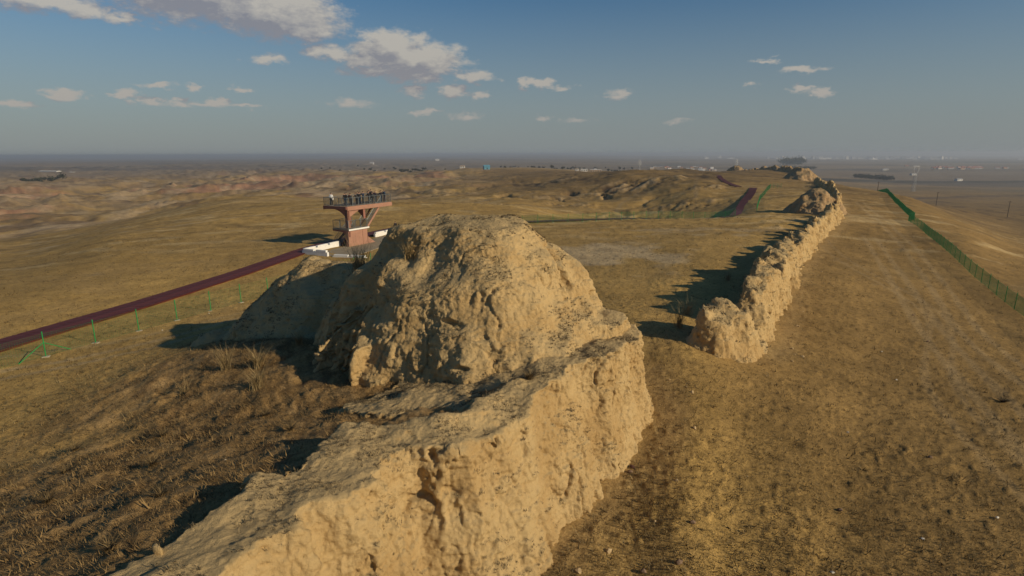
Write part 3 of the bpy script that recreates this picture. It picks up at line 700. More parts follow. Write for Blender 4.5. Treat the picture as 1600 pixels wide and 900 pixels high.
# ------------------------------------------------------------------ green mesh fences
post_m = MB().bar((0, 0, -.2), (0, 0, 1.62), .032, 6).add([(-.04,-.04,1.62),(.04,-.04,1.62),(.04,.04,1.62),(-.04,.04,1.62),(0,0,1.67)], [(0,1,4),(1,2,4),(2,3,4),(3,0,4),(3,2,1,0)]).mesh('post'); post_m.materials.append(M_green)
foot_m = MB().box((0, 0, -.03), (.42, .34, .16)).mesh('footing', .03); foot_m.materials.append(M_footing)
def panel_mesh(L, dz, nx, nz, r):
    m = MB()
    for k in range(nx + 1):
        x = L * k / nx; z = dz * k / nx; m.bar((x, 0, z + .08), (x, 0, z + 1.5), r, 3)
    for k in range(nz + 1):
        z = .08 + 1.42 * k / nz; m.bar((0, 0, z), (L, 0, dz + z), r * (1.7 if k in (0, nz) else 1), 3)
    return m.mesh('wire_panel')
def fence(line, label, r=.003, nx=22, nz=12, step=3.0, feet=True, brace=()):
    pts = resample(line, step); x0, y0 = pts[0][:2]; z0 = gz(x0, y0)
    t = thing('mesh_fence', (x0, y0, z0), label, 'fence', 'green mesh fences')
    Z = ground_z(np.array([p[0] for p in pts]), np.array([p[1] for p in pts]), False)
    for i, (x, y, dx, dy) in enumerate(pts):
        o = bpy.data.objects.new('post', post_m); C.objects.link(o); o.parent = t; o.location = (x - x0, y - y0, Z[i] - z0); o.rotation_euler = (random.uniform(-.02, .02), random.uniform(-.02, .02), math.atan2(dy, dx))
        if feet: f = bpy.data.objects.new('footing', foot_m); C.objects.link(f); f.parent = t; f.location = (x - x0, y - y0, Z[i] - z0); f.rotation_euler = (0, 0, random.uniform(0, 1))
        if i in brace:
            for s in (-1, 1):
                m = MB().bar((0, 0, .95), (s * dx * 1.5, s * dy * 1.5, .02), .025, 5); m.build('brace', M_green, t, loc=(x - x0, y - y0, Z[i] - z0))
    for i in range(len(pts) - 1):
        a, b = pts[i], pts[i + 1]; L = math.dist(a[:2], b[:2])
        if L < .5: continue
        o = link('wire_panel', panel_mesh(L, Z[i + 1] - Z[i], nx, nz, r), M_green, t, (a[0] - x0, a[1] - y0, Z[i] - z0)); o.rotation_euler = (0, 0, math.atan2(b[1] - a[1], b[0] - a[0]))
    return t
fence([(-34.1, 23.4), (-29.5, 34.5), (-23.5, 48.1), (-12, 74), (1.2, 103.2)], 'green post and wire fence on the left, between the boardwalk and the mound', brace=(4,))
fence([(1.8, 103.8), (14, 108), (25.5, 114), (40, 120.5), (50.5, 126)], 'long green mesh fence crossing the flat ground behind the mound', r=.006, nx=18, nz=9)
fence([(54.5, 129), (61, 144), (70, 164), (82, 188), (92, 208), (100, 215)], 'short green fence running up the slope beside the red boardwalk', r=.004, nx=14, nz=7, feet=False)
fence([(39, 38), (44.7, 48.3), (52, 62.7), (60, 78), (73.5, 103), (79, 115), (83, 119), (97.6, 146), (114, 174), (129, 200), (146, 228), (158, 252)], 'green mesh fence winding away down the right hand side', r=.0078, nx=24, nz=14, feet=False)

# ------------------------------------------------------------------ viewing tower
TX, TY = -22.5, 78.8; TZ = gz(TX, TY) + .06
e_ang = math.atan2(.885, .465)              # tower long axis (local x); local y points to the back left
tower = thing('viewing_tower', (TX, TY, TZ), 'terracotta cantilevered viewing tower with a railed deck, half landing and stairs', 'viewing tower', rz=e_ang)
DK, LD = 5.5, 2.4
MB().box((4.65, 2.1, DK - .09), (9.28, 4.16, .18)).build('deck', M_concrete, tower, .01)
MB().box((4.65, -.06, DK - .27), (9.4, .16, .56)).build('edge_beam', M_pink, tower, .01)
MB().box((9.42, 2.1, DK - .25), (.16, 4.2, .5)).build('edge_beam', M_pink, tower, .01)
MB().box((4.65, 4.27, DK - .25), (9.4, .16, .5)).build('edge_beam', M_pink, tower, .01)
MB().box((-.1, 2.1, DK - .2), (.16, 4.2, .4)).build('edge_beam', M_shade_render, tower, .01)
def curved_bracket(reach, ztop, drop, x0, x1, mat, name='bracket'):
    # profile in local y / z: thick at the blade wall, thin at the tip, with a swept underside
    prof = [(0, ztop), (reach, ztop), (reach, ztop - .16)]
    for k in range(9):
        t = k / 8; y = reach * (.78 - .78 * t ** .55 if False else .72 * (1 - t)); prof.append((y, ztop - .2 - drop * (1 - y / (reach * .72)) ** 2.4))
    n = len(prof); m = MB(); vs = [(x0, p[0] + .02, p[1]) for p in prof] + [(x1, p[0] + .02, p[1]) for p in prof]
    m.add(vs, [tuple(range(n)), tuple(range(2 * n - 1, n - 1, -1))] + [(k, n + k, n + (k + 1) % n, (k + 1) % n) for k in range(n)])
    m.build(name, mat, tower)
curved_bracket(4.0, DK - .19, 1.5, .05, .45, M_shade_render); curved_bracket(4.0, DK - .19, 1.5, 3.2, 3.6, M_shade_render)
curved_bracket(2.9, LD - .17, .7, .05, .4, M_shade_render); curved_bracket(2.9, LD - .17, .7, 3.2, 3.5, M_shade_render)
MB().box((1.9, .27, LD / 2 - .1), (3.8, .50, LD - .2)).build('blade_wall', M_pink, tower, .01)
MB().box((3.25, .02, LD / 2 - .1), (.9, .10, LD - .2)).build('pilaster', M_pink, tower, .01)
MB().box((.3, .27, (LD + DK) / 2 - .1), (.5, .5, DK - LD - .5)).build('column', M_pink, tower, .01)
MB().box((3.5, 3.0, DK / 2 - .1), (.4, .4, DK - .4)).build('column', M_shade_render, tower, .01)
MB().prism([(.5, DK - .55), (2.6, DK - .55), (.5, DK - 1.5)], .1, .45).build('knee_brace', M_pink, tower)
MB().box((2.0, 1.4, LD - .08), (4.1, 3.0, .16)).build('landing', M_concrete, tower, .01)
MB().box((2.0, -.14, LD - .1), (4.1, .08, .22)).build('landing_edge', M_white, tower, .01)
def flight(x0, z0, x1, z1, y0, y1, n):
    st = MB().build('stair', M_steel, tower) if False else bpy.data.objects.new('stair', None)
    C.objects.link(st); st.parent = tower
    sm = MB().box((0, (y0 + y1) / 2, 0), (abs(x1 - x0) / n + .03, y1 - y0 - .1, .05)).mesh('step'); sm.materials.append(M_concrete)
    for k in range(n):
        t = (k + .5) / n; o = bpy.data.objects.new('step', sm); C.objects.link(o); o.parent = st; o.location = (x0 + (x1 - x0) * t, 0, z0 + (z1 - z0) * (k + 1) / n)
    for yy in (y0, y1):
        m = MB(); a = Vector((x0, yy, z0)); b = Vector((x1, yy, z1)); d = (b - a)
        m.prism([(x0, z0 - .22), (x0, z0 + .16), (x1, z1 + .12), (x1, z1 - .26)], yy - .05, yy + .05); m.build('stringer', M_pink, st)
        m = MB()
        m.bar(a + Vector((0, 0, 1.0)), b + Vector((0, 0, 1.0)), .03, 5); m.bar(a + Vector((0, 0, .6)), b + Vector((0, 0, .6)), .015, 4)
        for k in range(0, 2 * n + 1): p = a + d * (k / (2 * n)); m.bar(p, p + Vector((0, 0, 1.0)), .014, 4)
        m.build('handrail', M_steel, st)
flight(3.9, LD, 7.1, DK - .05, .05, 1.45, 16)
flight(.4, 0, 3.6, LD, 1.9, 3.1, 13)
def railing(pts, z, name='railing', h=1.15):
    for a, b in zip(pts[:-1], pts[1:]):
        a = Vector((*a, z)); b = Vector((*b, z)); L = (b - a).length; n = max(1, round(L / 1.2)); m = MB(); d = (b - a) / L
        m.bar(a + Vector((0, 0, h)), b + Vector((0, 0, h)), .032, 6); m.bar(a + Vector((0, 0, .12)), b + Vector((0, 0, .12)), .02, 4)
        rl = m.build(name, M_steel, tower)
        for k in range(n + 1):
            p = a + d * L * k / n; MB().bar(p, p + Vector((0, 0, h + .03)), .034, 5).build('baluster_post', M_steel, rl)
        m = MB(); k = .12
        while k < L: p = a + d * k; m.bar(p + Vector((0, 0, .12)), p + Vector((0, 0, h)), .011, 3); k += .12
        m.build('balusters', M_steel, rl)
railing([(.02, .02), (9.3, .02), (9.3, 4.2), (.02, 4.2), (.02, .02)], DK)
railing([(.1, 2.85), (.02, .0)], LD); railing([(.1, 2.85), (3.9, 2.85)], LD); railing([(.02, -.05), (3.7, -.05)], LD)

# low white battlemented wall and paved forecourt round the tower
def place_xy(x, y, dz=0.0): return (x, y, gz(x, y) + dz)
fx, fy = -27.0, 73.2
pv = thing('paved_forecourt', (fx, fy, gz(fx, fy)), 'grey paved forecourt at the foot of the viewing tower', 'paving')
del pv['category']; del pv['label']; pv['kind'] = 'structure'
e1 = Vector((math.cos(e_ang), math.sin(e_ang))); e2 = Vector((-e1.y, e1.x))
poly = [Vector((-25.6, 72.4)), Vector((-20.0, 71.0)), Vector((-16.8, 84)), Vector((-19.2, 92.5))]
slab_z = max(gz(p.x, p.y) for p in poly) + .05
m = MB(); vs = [(p.x - fx, p.y - fy, slab_z - gz(fx, fy)) for p in poly] + [(p.x - fx, p.y - fy, -.5) for p in poly]
m.add(vs, [(0, 1, 2, 3), (7, 6, 5, 4)] + [(k, 4 + k, 4 + (k + 1) % 4, (k + 1) % 4) for k in range(4)]); slab = m.build('slab', M_concrete, pv)
tower.location.z = slab_z + .004
def battlement(pts, label, h=.55):
    x0, y0 = pts[0]; z0 = slab_z - .1
    t = thing('battlemented_wall', (x0, y0, z0), label, 'low wall', 'low white walls')
    for a, b in zip(pts[:-1], pts[1:]):
        a = Vector(a); b = Vector(b); L = (b - a).length; d = (b - a) / L; ang = math.atan2(d.y, d.x)
        c = (a + b) / 2; MB().box((0, 0, h / 2), (L, .32, h), ang).build('wall_body', M_white, t, .01, (c.x - x0, c.y - y0, 0))
        n = max(1, int(L / 1.9)); cm = MB().box((0, 0, 0), (L / n - .38, .34, .24), ang).mesh('merlon', .012); cm.materials.append(M_white)
        for k in range(n):
            p = a + d * L * (k + .5) / n; o = bpy.data.objects.new('merlon', cm); C.objects.link(o); o.parent = t; o.location = (p.x - x0, p.y - y0, h + .121)
battlement([(-23.2, 71.6), (-26.9, 73.2), (-24.2, 80.0)], 'white battlemented low wall left of the viewing tower, at the end of the boardwalk')
battlement([(-21.3, 88.6), (-19.3, 93.4)], 'short white battlemented wall right of the viewing tower, partly behind the mound')
for xx, yy in ((-22.5, 71.3),): battlement([(xx, yy), (xx + 4.5, yy - 1.1)], 'very low pale kerb wall in front of the viewing tower', .12)
# sloped cheek beside the shaft
MB().prism([(3.85, 0), (5.3, 0), (3.85, 1.0)], .0, .5).build('cheek_wall', M_pink, tower)

# ------------------------------------------------------------------ people
def skin_mesh(name, verts, edges, radii, sub=1, root=0):
    me = bpy.data.meshes.new(name); me.from_pydata(verts, edges, []); o = bpy.data.objects.new(name, me); C.objects.link(o)
    md = o.modifiers.new('s', 'SKIN'); md.use_smooth_shade = True
    for i, r in enumerate(radii):
        sv = me.skin_vertices[0].data[i]; sv.radius = (r, r) if not isinstance(r, tuple) else r; sv.use_root = (i == root)
    sb = o.modifiers.new('d', 'SUBSURF'); sb.levels = sub
    dg = bpy.context.evaluated_depsgraph_get(); out = bpy.data.meshes.new_from_object(o.evaluated_get(dg)); out.name = name
    bpy.data.objects.remove(o); return out
def figure(pose):
    """joint positions for a person facing local +y; returns dict of meshes"""
    lean, arm, stride = pose
    P = {'pel': (0, 0, .93), 'waist': (0, lean * .12, 1.10), 'chest': (0, lean * .3, 1.32), 'neck': (0, lean * .45, 1.48), 'head0': (0, lean * .5, 1.57), 'head1': (0, lean * .53 + .01, 1.68)}
    for s, sn in ((-1, 'L'), (1, 'R')):
        P['hip' + sn] = (s * .09, 0, .90); P['kn' + sn] = (s * .10, .04 + s * stride * .12, .49); P['an' + sn] = (s * .105, s * stride * .2 - .02, .09); P['toe' + sn] = (s * .115, s * stride * .2 + .14, .04)
        P['sh' + sn] = (s * .17, lean * .36, 1.42)
        if arm == 'rail': P['el' + sn] = (s * .24, lean * .36 + .12, 1.20); P['wr' + sn] = (s * .16, lean * .36 + .36, 1.17); P['ha' + sn] = (s * .14, lean * .36 + .45, 1.15)
        elif arm == 'photo': P['el' + sn] = (s * .25, lean * .36 + .18, 1.26); P['wr' + sn] = (s * .10, lean * .36 + .30, 1.46); P['ha' + sn] = (s * .06, lean * .36 + .33, 1.54)
        else: P['el' + sn] = (s * .24, lean * .2 - .02, 1.15); P['wr' + sn] = (s * .25, lean * .2 + .07, .90); P['ha' + sn] = (s * .245, lean * .2 + .10, .80)
    def mk(name, keys, edges, rad, sub=1): return skin_mesh(name, [P[k] for k in keys], edges, rad, sub)
    out = {}
    ks = ['pel','waist','chest','neck','head0','head1','shL','elL','wrL','haL','shR','elR','wrR','haR','hipL','knL','anL','toeL','hipR','knR','anR','toeR']
    E = [(0,1),(1,2),(2,3),(3,4),(4,5),(2,6),(6,7),(7,8),(8,9),(2,10),(10,11),(11,12),(12,13),(0,14),(14,15),(15,16),(16,17),(0,18),(18,19),(19,20),(20,21)]
    rd = [.10,.09,.11,.052,.075,.085,.05,.04,.028,.03,.05,.04,.028,.03,.075,.052,.036,.035,.075,.052,.036,.035]
    V = [P[k] for k in ks]
    for s, sn, hi in ((-1, 'L', 9), (1, 'R', 13)):       # four fingers and a thumb on each hand
        h = Vector(P['ha' + sn]); w = Vector(P['wr' + sn]); d = (h - w).normalized(); side = Vector((1, 0, 0))
        for q in range(4):
            V.append(tuple(h + d * (.07 - abs(q - 1.4) * .008) + side * (q - 1.5) * .02 + Vector((0, 0, -.01)))); E.append((hi, len(V) - 1)); rd.append(.009)
        V.append(tuple(h + d * .02 - side * s * .045)); E.append((hi, len(V) - 1)); rd.append(.010)
    out['body'] = skin_mesh('body', V, E, rd, 1)
    out['jacket'] = mk('jacket', ['pel','waist','chest','neck','shL','elL','wrL','shR','elR','wrR'], [(0,1),(1,2),(2,3),(2,4),(4,5),(5,6),(2,7),(7,8),(8,9)], [.135,.125,.145,.068,.078,.062,.047,.078,.062,.047])
    out['trousers'] = mk('trousers', ['pel','hipL','knL','anL','hipR','knR','anR'], [(0,1),(1,2),(2,3),(0,4),(4,5),(5,6)], [.125,.098,.072,.058,.098,.072,.058])
    for sn in 'LR': out['shoe' + sn] = mk('shoe', ['an' + sn, 'toe' + sn], [(0, 1)], [.05, .048])
    h = Vector(P['head1']); out['hair'] = skin_mesh('hair', [tuple(h + Vector((0, -.035, -.07))), tuple(h + Vector((0, -.025, .03))), tuple(h + Vector((0, .02, .062)))], [(0, 1), (1, 2)], [.068, .092, .062], 1)
    # face: nose, brows shadow, mouth
    hd = Vector(P['head1']); out['nose'] = skin_mesh('nose', [tuple(hd + Vector((0, .08, .0))), tuple(hd + Vector((0, .105, -.035)))], [(0, 1)], [.010, .015], 1)
    return out
POSES = [figure((.0, 'down', .3)), figure((.35, 'rail', 0)), figure((.05, 'photo', .2)), figure((.1, 'rail', .4))]
M_skin = plain('skin', (.42, .25, .17), .6, .08)
M_hair = plain('black_hair', (.012, .010, .009), .5, .1)
M_eye = plain('eye', (.02, .015, .012), .3, .1)
eye_m = MB(); 
for s in (-1, 1): eye_m.box((s * .032, 0, 0), (.022, .012, .012))
eye_me = eye_m.mesh('eyes', .003)
lip_me = MB().box((0, 0, 0), (.045, .012, .010)).mesh('mouth', .002)
_cl = {}
def cloth(c):
    if c not in _cl: _cl[c] = plain('cloth', c, .85, .15, 8.0)
    return _cl[c]
def person(loc, face, pose, jacket, trousers, shoes, label, group=None, scale=1.0, bag=None):
    t = thing('person', loc, label, 'person', group, face); t.scale = (scale,) * 3
    P = POSES[pose]
    def put(name, me, mat, parent=t):
        o = bpy.data.objects.new(name, me); C.objects.link(o); o.parent = parent
        if not me.materials: me.materials.append(None)
        o.material_slots[0].link = 'OBJECT'; o.material_slots[0].material = mat; return o
    b = put('body', P['body'], M_skin); put('jacket', P['jacket'], cloth(jacket)); put('trousers', P['trousers'], cloth(trousers)); put('hair', P['hair'], M_hair)
    put('shoe', P['shoeL'], cloth(shoes)); put('shoe', P['shoeR'], cloth(shoes)); put('nose', P['nose'], M_skin)
    n = P['nose']; c = sum((v.co for v in n.vertices), Vector()) / len(n.vertices)
    e = put('eyes', eye_me, M_eye); e.location = c + Vector((0, -.018, .035)); l = put('mouth', lip_me, cloth((.30, .10, .08))); l.location = c + Vector((0, -.012, -.04))
    if bag: MB().box((.22, .02, .92), (.12, .26, .28)).build('shoulder_bag', cloth(bag), t, .03)
    return t
def deck_pt(a, b): p = Vector((TX, TY)) + e1 * a + e2 * b; return (p.x, p.y, slab_z + .004 + DK)
G1 = 'visitors on the viewing deck'
BK = (.012, .012, .014); NV = (.014, .03, .06); DG = (.03, .032, .035); BR = (.05, .02, .02)
look = e_ang                       # local +y then points to the back left, over the hills
FOLK = [(.25, 3.0, look - 1.2, 0, (.75, .75, .73), BK, (.7, .7, .7), 'person in a white top with a white bag, alone at the left deck end', 1.04, (.7, .7, .68)),
 (1.0, .9, look + .6, 2, BK, NV, BK, 'person in black holding a camera up, nearest to the one in white', 1.05, None),
 (1.8, .75, look + .1, 1, DG, BK, BK, 'shorter person leaning forward beside the one with the raised camera', .95, None),
 (2.3, 1.5, look + .3, 3, BR, DG, BK, 'person in a dark reddish coat standing a step back from the rail', .98, None),
 (3.4, .7, look - .2, 1, BK, NV, BK, 'person in a black coat with elbows spread, middle of the deck', 1.0, None),
 (4.4, 2.0, look + .4, 0, DG, BK, BK, 'person in dark grey farther back on the deck, above the stair top', 1.0, None),
 (5.4, .7, look, 1, BK, DG, BK, 'person in black against the near rail, right of the middle gap', 1.0, None),
 (6.2, .8, look + .2, 3, DG, DG, BK, 'shortest dark figure on the right half of the deck', .93, None),
 (6.7, 1.9, look + .5, 0, BK, BK, BK, 'person in black standing tall, left of the crowded pair', 1.04, None),
 (7.3, 1.2, look + .8, 2, (.03, .02, .04), BK, BK, 'person raising both hands to the face, in the crowded right group', 1.0, None),
 (7.6, 2.3, look - .4, 0, BK, DG, BK, 'tallest person in black, back of the crowded right group', 1.08, None),
 (8.9, .75, look + .2, 1, NV, BR, BK, 'person in a navy jacket and brown trousers at the right hand corner of the deck', 1.03, None)]
FOLK += [(2.9, .8, look, 1, DG, BK, BK, 'person in dark grey leaning on the rail, left of the middle of the deck', .97, None),
 (3.9, 1.1, look + .5, 3, BK, DG, BK, 'person in black just right of the deck middle, turned to the right', 1.02, None),
 (5.0, 1.5, look - .3, 2, NV, BK, BK, 'person in navy taking a photo above the stair top', 1.0, None),
 (8.1, .8, look, 3, BK, NV, BK, 'person in black leaning out between the crowded group and the corner', .99, None),
 (1.4, 1.6, look - .5, 0, DG, NV, BK, 'person in grey behind the one with the raised camera', 1.0, None)]
for (a, b, f, ps, j, tr, sh, lab, sc, bag) in FOLK: person(deck_pt(a, b), f, ps, j, tr, sh, lab, G1, sc, bag)
person(place_xy(-18.8, 92.5, .25), .8, 0, BK, BR, BK, 'lone person in dark clothes seen just over the left brow of the mound', None, 1.0)

# ------------------------------------------------------------------ vegetation
def blades(P0, Hh, lean, wid, nseg=2, tone=None, spread=1.0, seed=1):
    """many tapering bent grass blades from root points; returns verts, tris, tone"""
    g = np.random.default_rng(seed); n = len(P0); a = g.uniform(0, 2 * np.pi, n)
    dx = np.cos(a) * lean * Hh * spread; dy = np.sin(a) * lean * Hh * spread; b = a + np.pi / 2 + g.uniform(-.5, .5, n)
    wx = np.cos(b) * wid; wy = np.sin(b) * wid
    def pt(t, k):
        return np.stack([P0[:, 0] + dx * t ** 1.6 + wx * k * (1 - t), P0[:, 1] + dy * t ** 1.6 + wy * k * (1 - t), P0[:, 2] + Hh * (t - .25 * lean * t * t)], 1)
    rows = [pt(0, -1), pt(0, 1)]; ts = [0, 0]
    for s in range(1, nseg): rows += [pt(s / nseg, -1), pt(s / nseg, 1)]; ts += [s / nseg] * 2
    rows.append(pt(1, 0)); ts.append(1); m = len(rows)
    V = np.stack(rows, 1).reshape(-1, 3); base = np.arange(n)[:, None] * m; F = []
    for s in range(nseg - 1):
        o = 2 * s; F += [np.concatenate([base + o, base + o + 1, base + o + 3], 1), np.concatenate([base + o, base + o + 3, base + o + 2], 1)]
    o = 2 * (nseg - 1); F.append(np.concatenate([base + o, base + o + 1, base + o + 2], 1))
    tn = g.uniform(0, 1, n) if tone is None else tone
    return V, np.concatenate(F), np.repeat(tn, m)
def grass_obj(name, V, F, T_, mat, parent=None):
    me = mesh_np(name, V, F, False); set_col(me, 'tone', np.repeat(T_[:, None], 3, 1)); return link(name, me, mat, parent)
def surf_samples(o, n, seed, nzmin=.55, nzmax=1.01, dens=None):
    me = o.data; v, nn = get_vn(me); k = len(me.polygons)
    ls = np.empty(k, np.int32); me.polygons.foreach_get('loop_start', ls); li = np.empty(len(me.loops), np.int32); me.loops.foreach_get('vertex_index', li)
    vi = li[ls]; g = np.random.default_rng(seed)
    w = ((nn[vi, 2] > nzmin) & (nn[vi, 2] < nzmax)).astype(float)
    if dens is not None: w = w * dens(v[vi, 0], v[vi, 1], v[vi, 2])
    w /= w.sum(); pick = g.choice(vi, n, p=w); return v[pick] + g.uniform(-.05, .05, (n, 3)) * [1, 1, 0] - [0, 0, .01]
def tuft_cloud(name, roots, Hr, per, mat, label=None, cat=None, kind='stuff', seed=5, wid=.008, lean=.7, rad=.06, dark=0):
    g = np.random.default_rng(seed); n = len(roots); k = np.repeat(np.arange(n), per)
    Hh = g.uniform(.5, 1.0, n * per) * Hr[k]; off = g.normal(0, 1, (n * per, 2)) * (rad * Hr[k] / .15)[:, None]
    P0 = roots[k].copy(); P0[:, :2] += off; tn = np.clip(g.normal(.45 - dark, .25, n)[k] + g.normal(0, .12, n * per), 0, 1)
    V, F, T_ = blades(P0, Hh, lean, wid * Hr[k] / .15, 1, tn, seed=seed)
    o = grass_obj(name, V, F, T_, mat); tagit(o, label, cat, None, kind); return o
g = np.random.default_rng(21)
# ground cover in the open, thinning with distance
n = 125000; rr = 1 / g.uniform(1 / 120, 1 / 11.5, n); aa = np.radians(g.uniform(-47, 47, n)); X = rr * np.sin(aa); Y = rr * np.cos(aa)
d, s = fedge(X, Y); d2, s2, sd2 = polydist(X, Y, WALL2); bw = polydist(X, Y, BW1)[0]; bw2 = polydist(X, Y, BW2)[0]
rmp = rampz(X, Y) * (d < 0); inw = (d < 1.6) & (d > -2.3) & (Y < 20); inm = np.hypot(X + 2.2, Y - 28.8) < 6.5
fore = (X > -28) & (X < -9) & (Y > 70) & (Y < 94)
patch = fbm(X / 2.4, Y / 2.4, o=3) + .5 * noise(X / .7, Y / .7)
ok = ~inw & ~inm & (d2 > 2.1) & (bw > 1.5) & (bw2 > 1.4) & ~fore & ~((Y > 17) & (Y < 28.5) & (d < 1.2) & (d > -4)) & (patch > g.uniform(-2.2, 1.4, n)) & (rmp < g.uniform(.6, 3.0, n))
X, Y, rr = X[ok], Y[ok], rr[ok]; Z = ground_z(X, Y)
H_ = g.gamma(2.6, .028, len(X)) + .03 + rr * .0010
tuft_cloud('ground_cover', np.stack([X, Y, Z - .01], 1), H_, 4, M_grass, kind='stuff', wid=.011, seed=31, dark=.18)
# rank dry grass on the debris slope
n = 105000; X = g.uniform(-28, 2, n); Y = g.uniform(6, 36, n); d, s = fedge(X, Y); q = rampz(X, Y) * (d < -1.9)
ok = (q > g.uniform(.3, 2.2, n)) & (np.hypot(X, Y) > 8) & ~((Y > 17) & (d > -4)) & (fbm(X / 1.6, Y / 1.6, o=3) > g.uniform(-1.3, .7, n)) & (np.hypot(X + 2.2, Y - 28.8) > 5.5)
X, Y = X[ok], Y[ok]; Z = ground_z(X, Y)
M_rank = grass_material('rank_grass', (.045, .028, .013), (.36, .235, .095))
tuft_cloud('slope_grass', np.stack([X, Y, Z - .02], 1), g.gamma(3.0, .026, len(X)) * (1 + .6 * np.clip(fbm(X / 2.5, Y / 2.5, o=2), -.5, 1)) + .04, 6, M_rank, kind='stuff', wid=.0075, lean=.9, rad=.10, seed=33, dark=-.05)
# sparse tufts on the earthworks
def patchy(a, b, c): return ss(fbm(a / 1.5, b / 1.5, c / 1.5, o=3), -.15, .45) + .04
M_tuft = grass_material('cushion_tuft', (.07, .055, .032), (.21, .16, .09))
p = surf_samples(mound, 11000, 3, .55, dens=patchy)
tuft_cloud('mound_tufts', p, np.random.default_rng(3).gamma(3, .018, len(p)) + .03, 6, M_tuft, wid=.017, seed=41, dark=.05)
p = surf_samples(near_wall, 9000, 4, .6, dens=patchy)
tuft_cloud('wall_top_tufts', p, np.random.default_rng(4).gamma(3, .016, len(p)) + .025, 7, M_tuft, wid=.014, seed=43)
p = surf_samples(w2, 2200, 5, .6)
tuft_cloud('far_wall_tufts', p, np.random.default_rng(5).gamma(3, .04, len(p)) + .04, 6, M_tuft, wid=.013, seed=45, dark=.1)

# big feathery bunch grasses, each one a plant
def clump(px, py, z, H, n, label, sp=.35, lean=.55, seed=0, tone=.8):
    gq = np.random.default_rng(100 + seed); r0 = np.abs(gq.normal(0, .10 * H, n)); a = gq.uniform(0, 6.28, n)
    P0 = np.stack([np.cos(a) * r0, np.sin(a) * r0, np.zeros(n) - .05], 1); Hh = H * gq.uniform(.45, 1.05, n)
    V, F, T_ = blades(P0, Hh, lean, .011 + .006 * gq.random(n), 4, np.clip(gq.normal(tone, .2, n), 0, 1), seed=200 + seed)
    o = grass_obj('grass_clump', V, F, T_, M_grass); o.location = (px, py, z); tagit(o, label, 'grass clump', 'tall bunches of dry grass'); return o
def on_mesh(o, x, y):
    hit, loc, nn, i = o.ray_cast(Vector((x, y, 30)), Vector((0, 0, -1))); return loc.z if hit else gz(x, y)
bpy.context.view_layer.update()
clump(-8.0, 29.5, on_mesh(mound, -8.0, 29.5) - .05, 2.6, 190, 'tallest bunch of dry grass, upright in the dark hollow on the left of the mound', lean=.4, seed=1)
clump(-13.7, 26.0, gz(-13.7, 26.0), 1.5, 110, 'fan of pale dry grass standing against the black shadow left of the mound', lean=.5, seed=2)
clump(-14.9, 24.4, gz(-14.9, 24.4), 1.3, 26, 'thin leaning wisp of dry grass left of the fan shaped bunch', lean=.8, seed=3)
clump(-12.0, 25.6, gz(-12, 25.6), 1.3, 120, 'spreading bunch of dry grass at the foot of the left spur', lean=.75, seed=4)
clump(-11.0, 23.2, gz(-11, 23.2), 1.5, 120, 'loose arching bunch of pale grass nearest the camera on the slope', lean=.6, seed=5)
clump(-10.6, 27.2, gz(-10.6, 27.2), 1.0, 110, 'short thick bunch of grass below the dark hollow', lean=.7, seed=6)
clump(-16.6, 23.0, gz(-16.6, 23.0), 1.1, 14, 'few bare stalks at the left tip of the mound shadow', lean=.5, seed=7)
clump(-4.6, 25.4, on_mesh(mound, -4.6, 25.4) - .05, 1.1, 110, 'soft bunch of grass halfway up the front of the mound', lean=.55, seed=8)
clump(10.6, 35.2, gz(10.6, 35.2), 1.9, 90, 'bunch of dry grass in the wall shadow, beside the gap', lean=.5, seed=9)
clump(12.3, 39.2, gz(12.3, 39.2), 1.9, 80, 'leaning bunch of dry grass farther along the wall shadow', lean=.75, seed=10)
clump(20.5, 53.5, gz(20.5, 53.5), 1.6, 70, 'bunch of dry grass hard against the shaded side of the second wall', lean=.6, seed=11)
clump(1.9, 18.3, on_mesh(near_wall, .6, 19.3), .55, 160, 'small dark cushion of grass on the ledge under the mound', lean=.8, seed=12, tone=.3).location = (.6, 19.3, on_mesh(near_wall, .6, 19.3))
for k_, (x_, y_) in enumerate([(-13.4, 20.2), (-15.5, 18.0), (-9.6, 20.6), (-11.5, 16.6), (-9.2, 13.4), (-13.8, 15.2), (-7.4, 17.6), (-8.8, 10.9), (-5.9, 20.8), (-17.2, 20.6)]):
    o = clump(x_, y_, gz(x_, y_, True), .42, 150, '', lean=1.0, seed=40 + k_, tone=.18); o['label'] = 'low dark brown bush on the shaded grassy slope left of the near wall'; o['group'] = 'low bushes on the grassy slope'
clump(26.2, 28.6, gz(26.2, 28.6), .45, 260, 'low dark thistle patch on the open ground at the right edge', lean=1.2, seed=13, tone=.05)

# ------------------------------------------------------------------ stones and shards lying about
def stone_mesh(seed, sx_, sy_, sz_):
    bm = bmesh.new(); bmesh.ops.create_icosphere(bm, subdivisions=1, radius=1)
    rs = random.Random(seed)
    for v in bm.verts: v.co = Vector((v.co.x * sx_, v.co.y * sy_, v.co.z * sz_)) * rs.uniform(.7, 1.15)
    me = bpy.data.meshes.new('stone'); bm.to_mesh(me); bm.free(); return me
M_stone = plain('pale_stone', (.62, .57, .47), .85, .15, 20.0); M_clod = plain('brown_clod', (.20, .13, .08), .9, .2, 20.0); M_brick = plain('dark_shard', (.10, .045, .03), .8, .2, 20.0)
pale = [(12.8, 33.0), (24.5, 36.3), (13.8, 17.0), (17.3, 18.2), (20.6, 19.9), (9.9, 15.4), (-22.5, 22.2), (-25.4, 40.0), (-24.4, 44.6), (15.6, 24.6), (-8.6, 15.6), (22.3, 31.4)]
for i, (x, y) in enumerate(pale):
    o = link('stone', stone_mesh(i, .07, .055, .045), M_stone, None, place_xy(x, y, .03)); tagit(o, 'small white stone lying loose on the dry ground', 'stone', 'scattered small white stones')
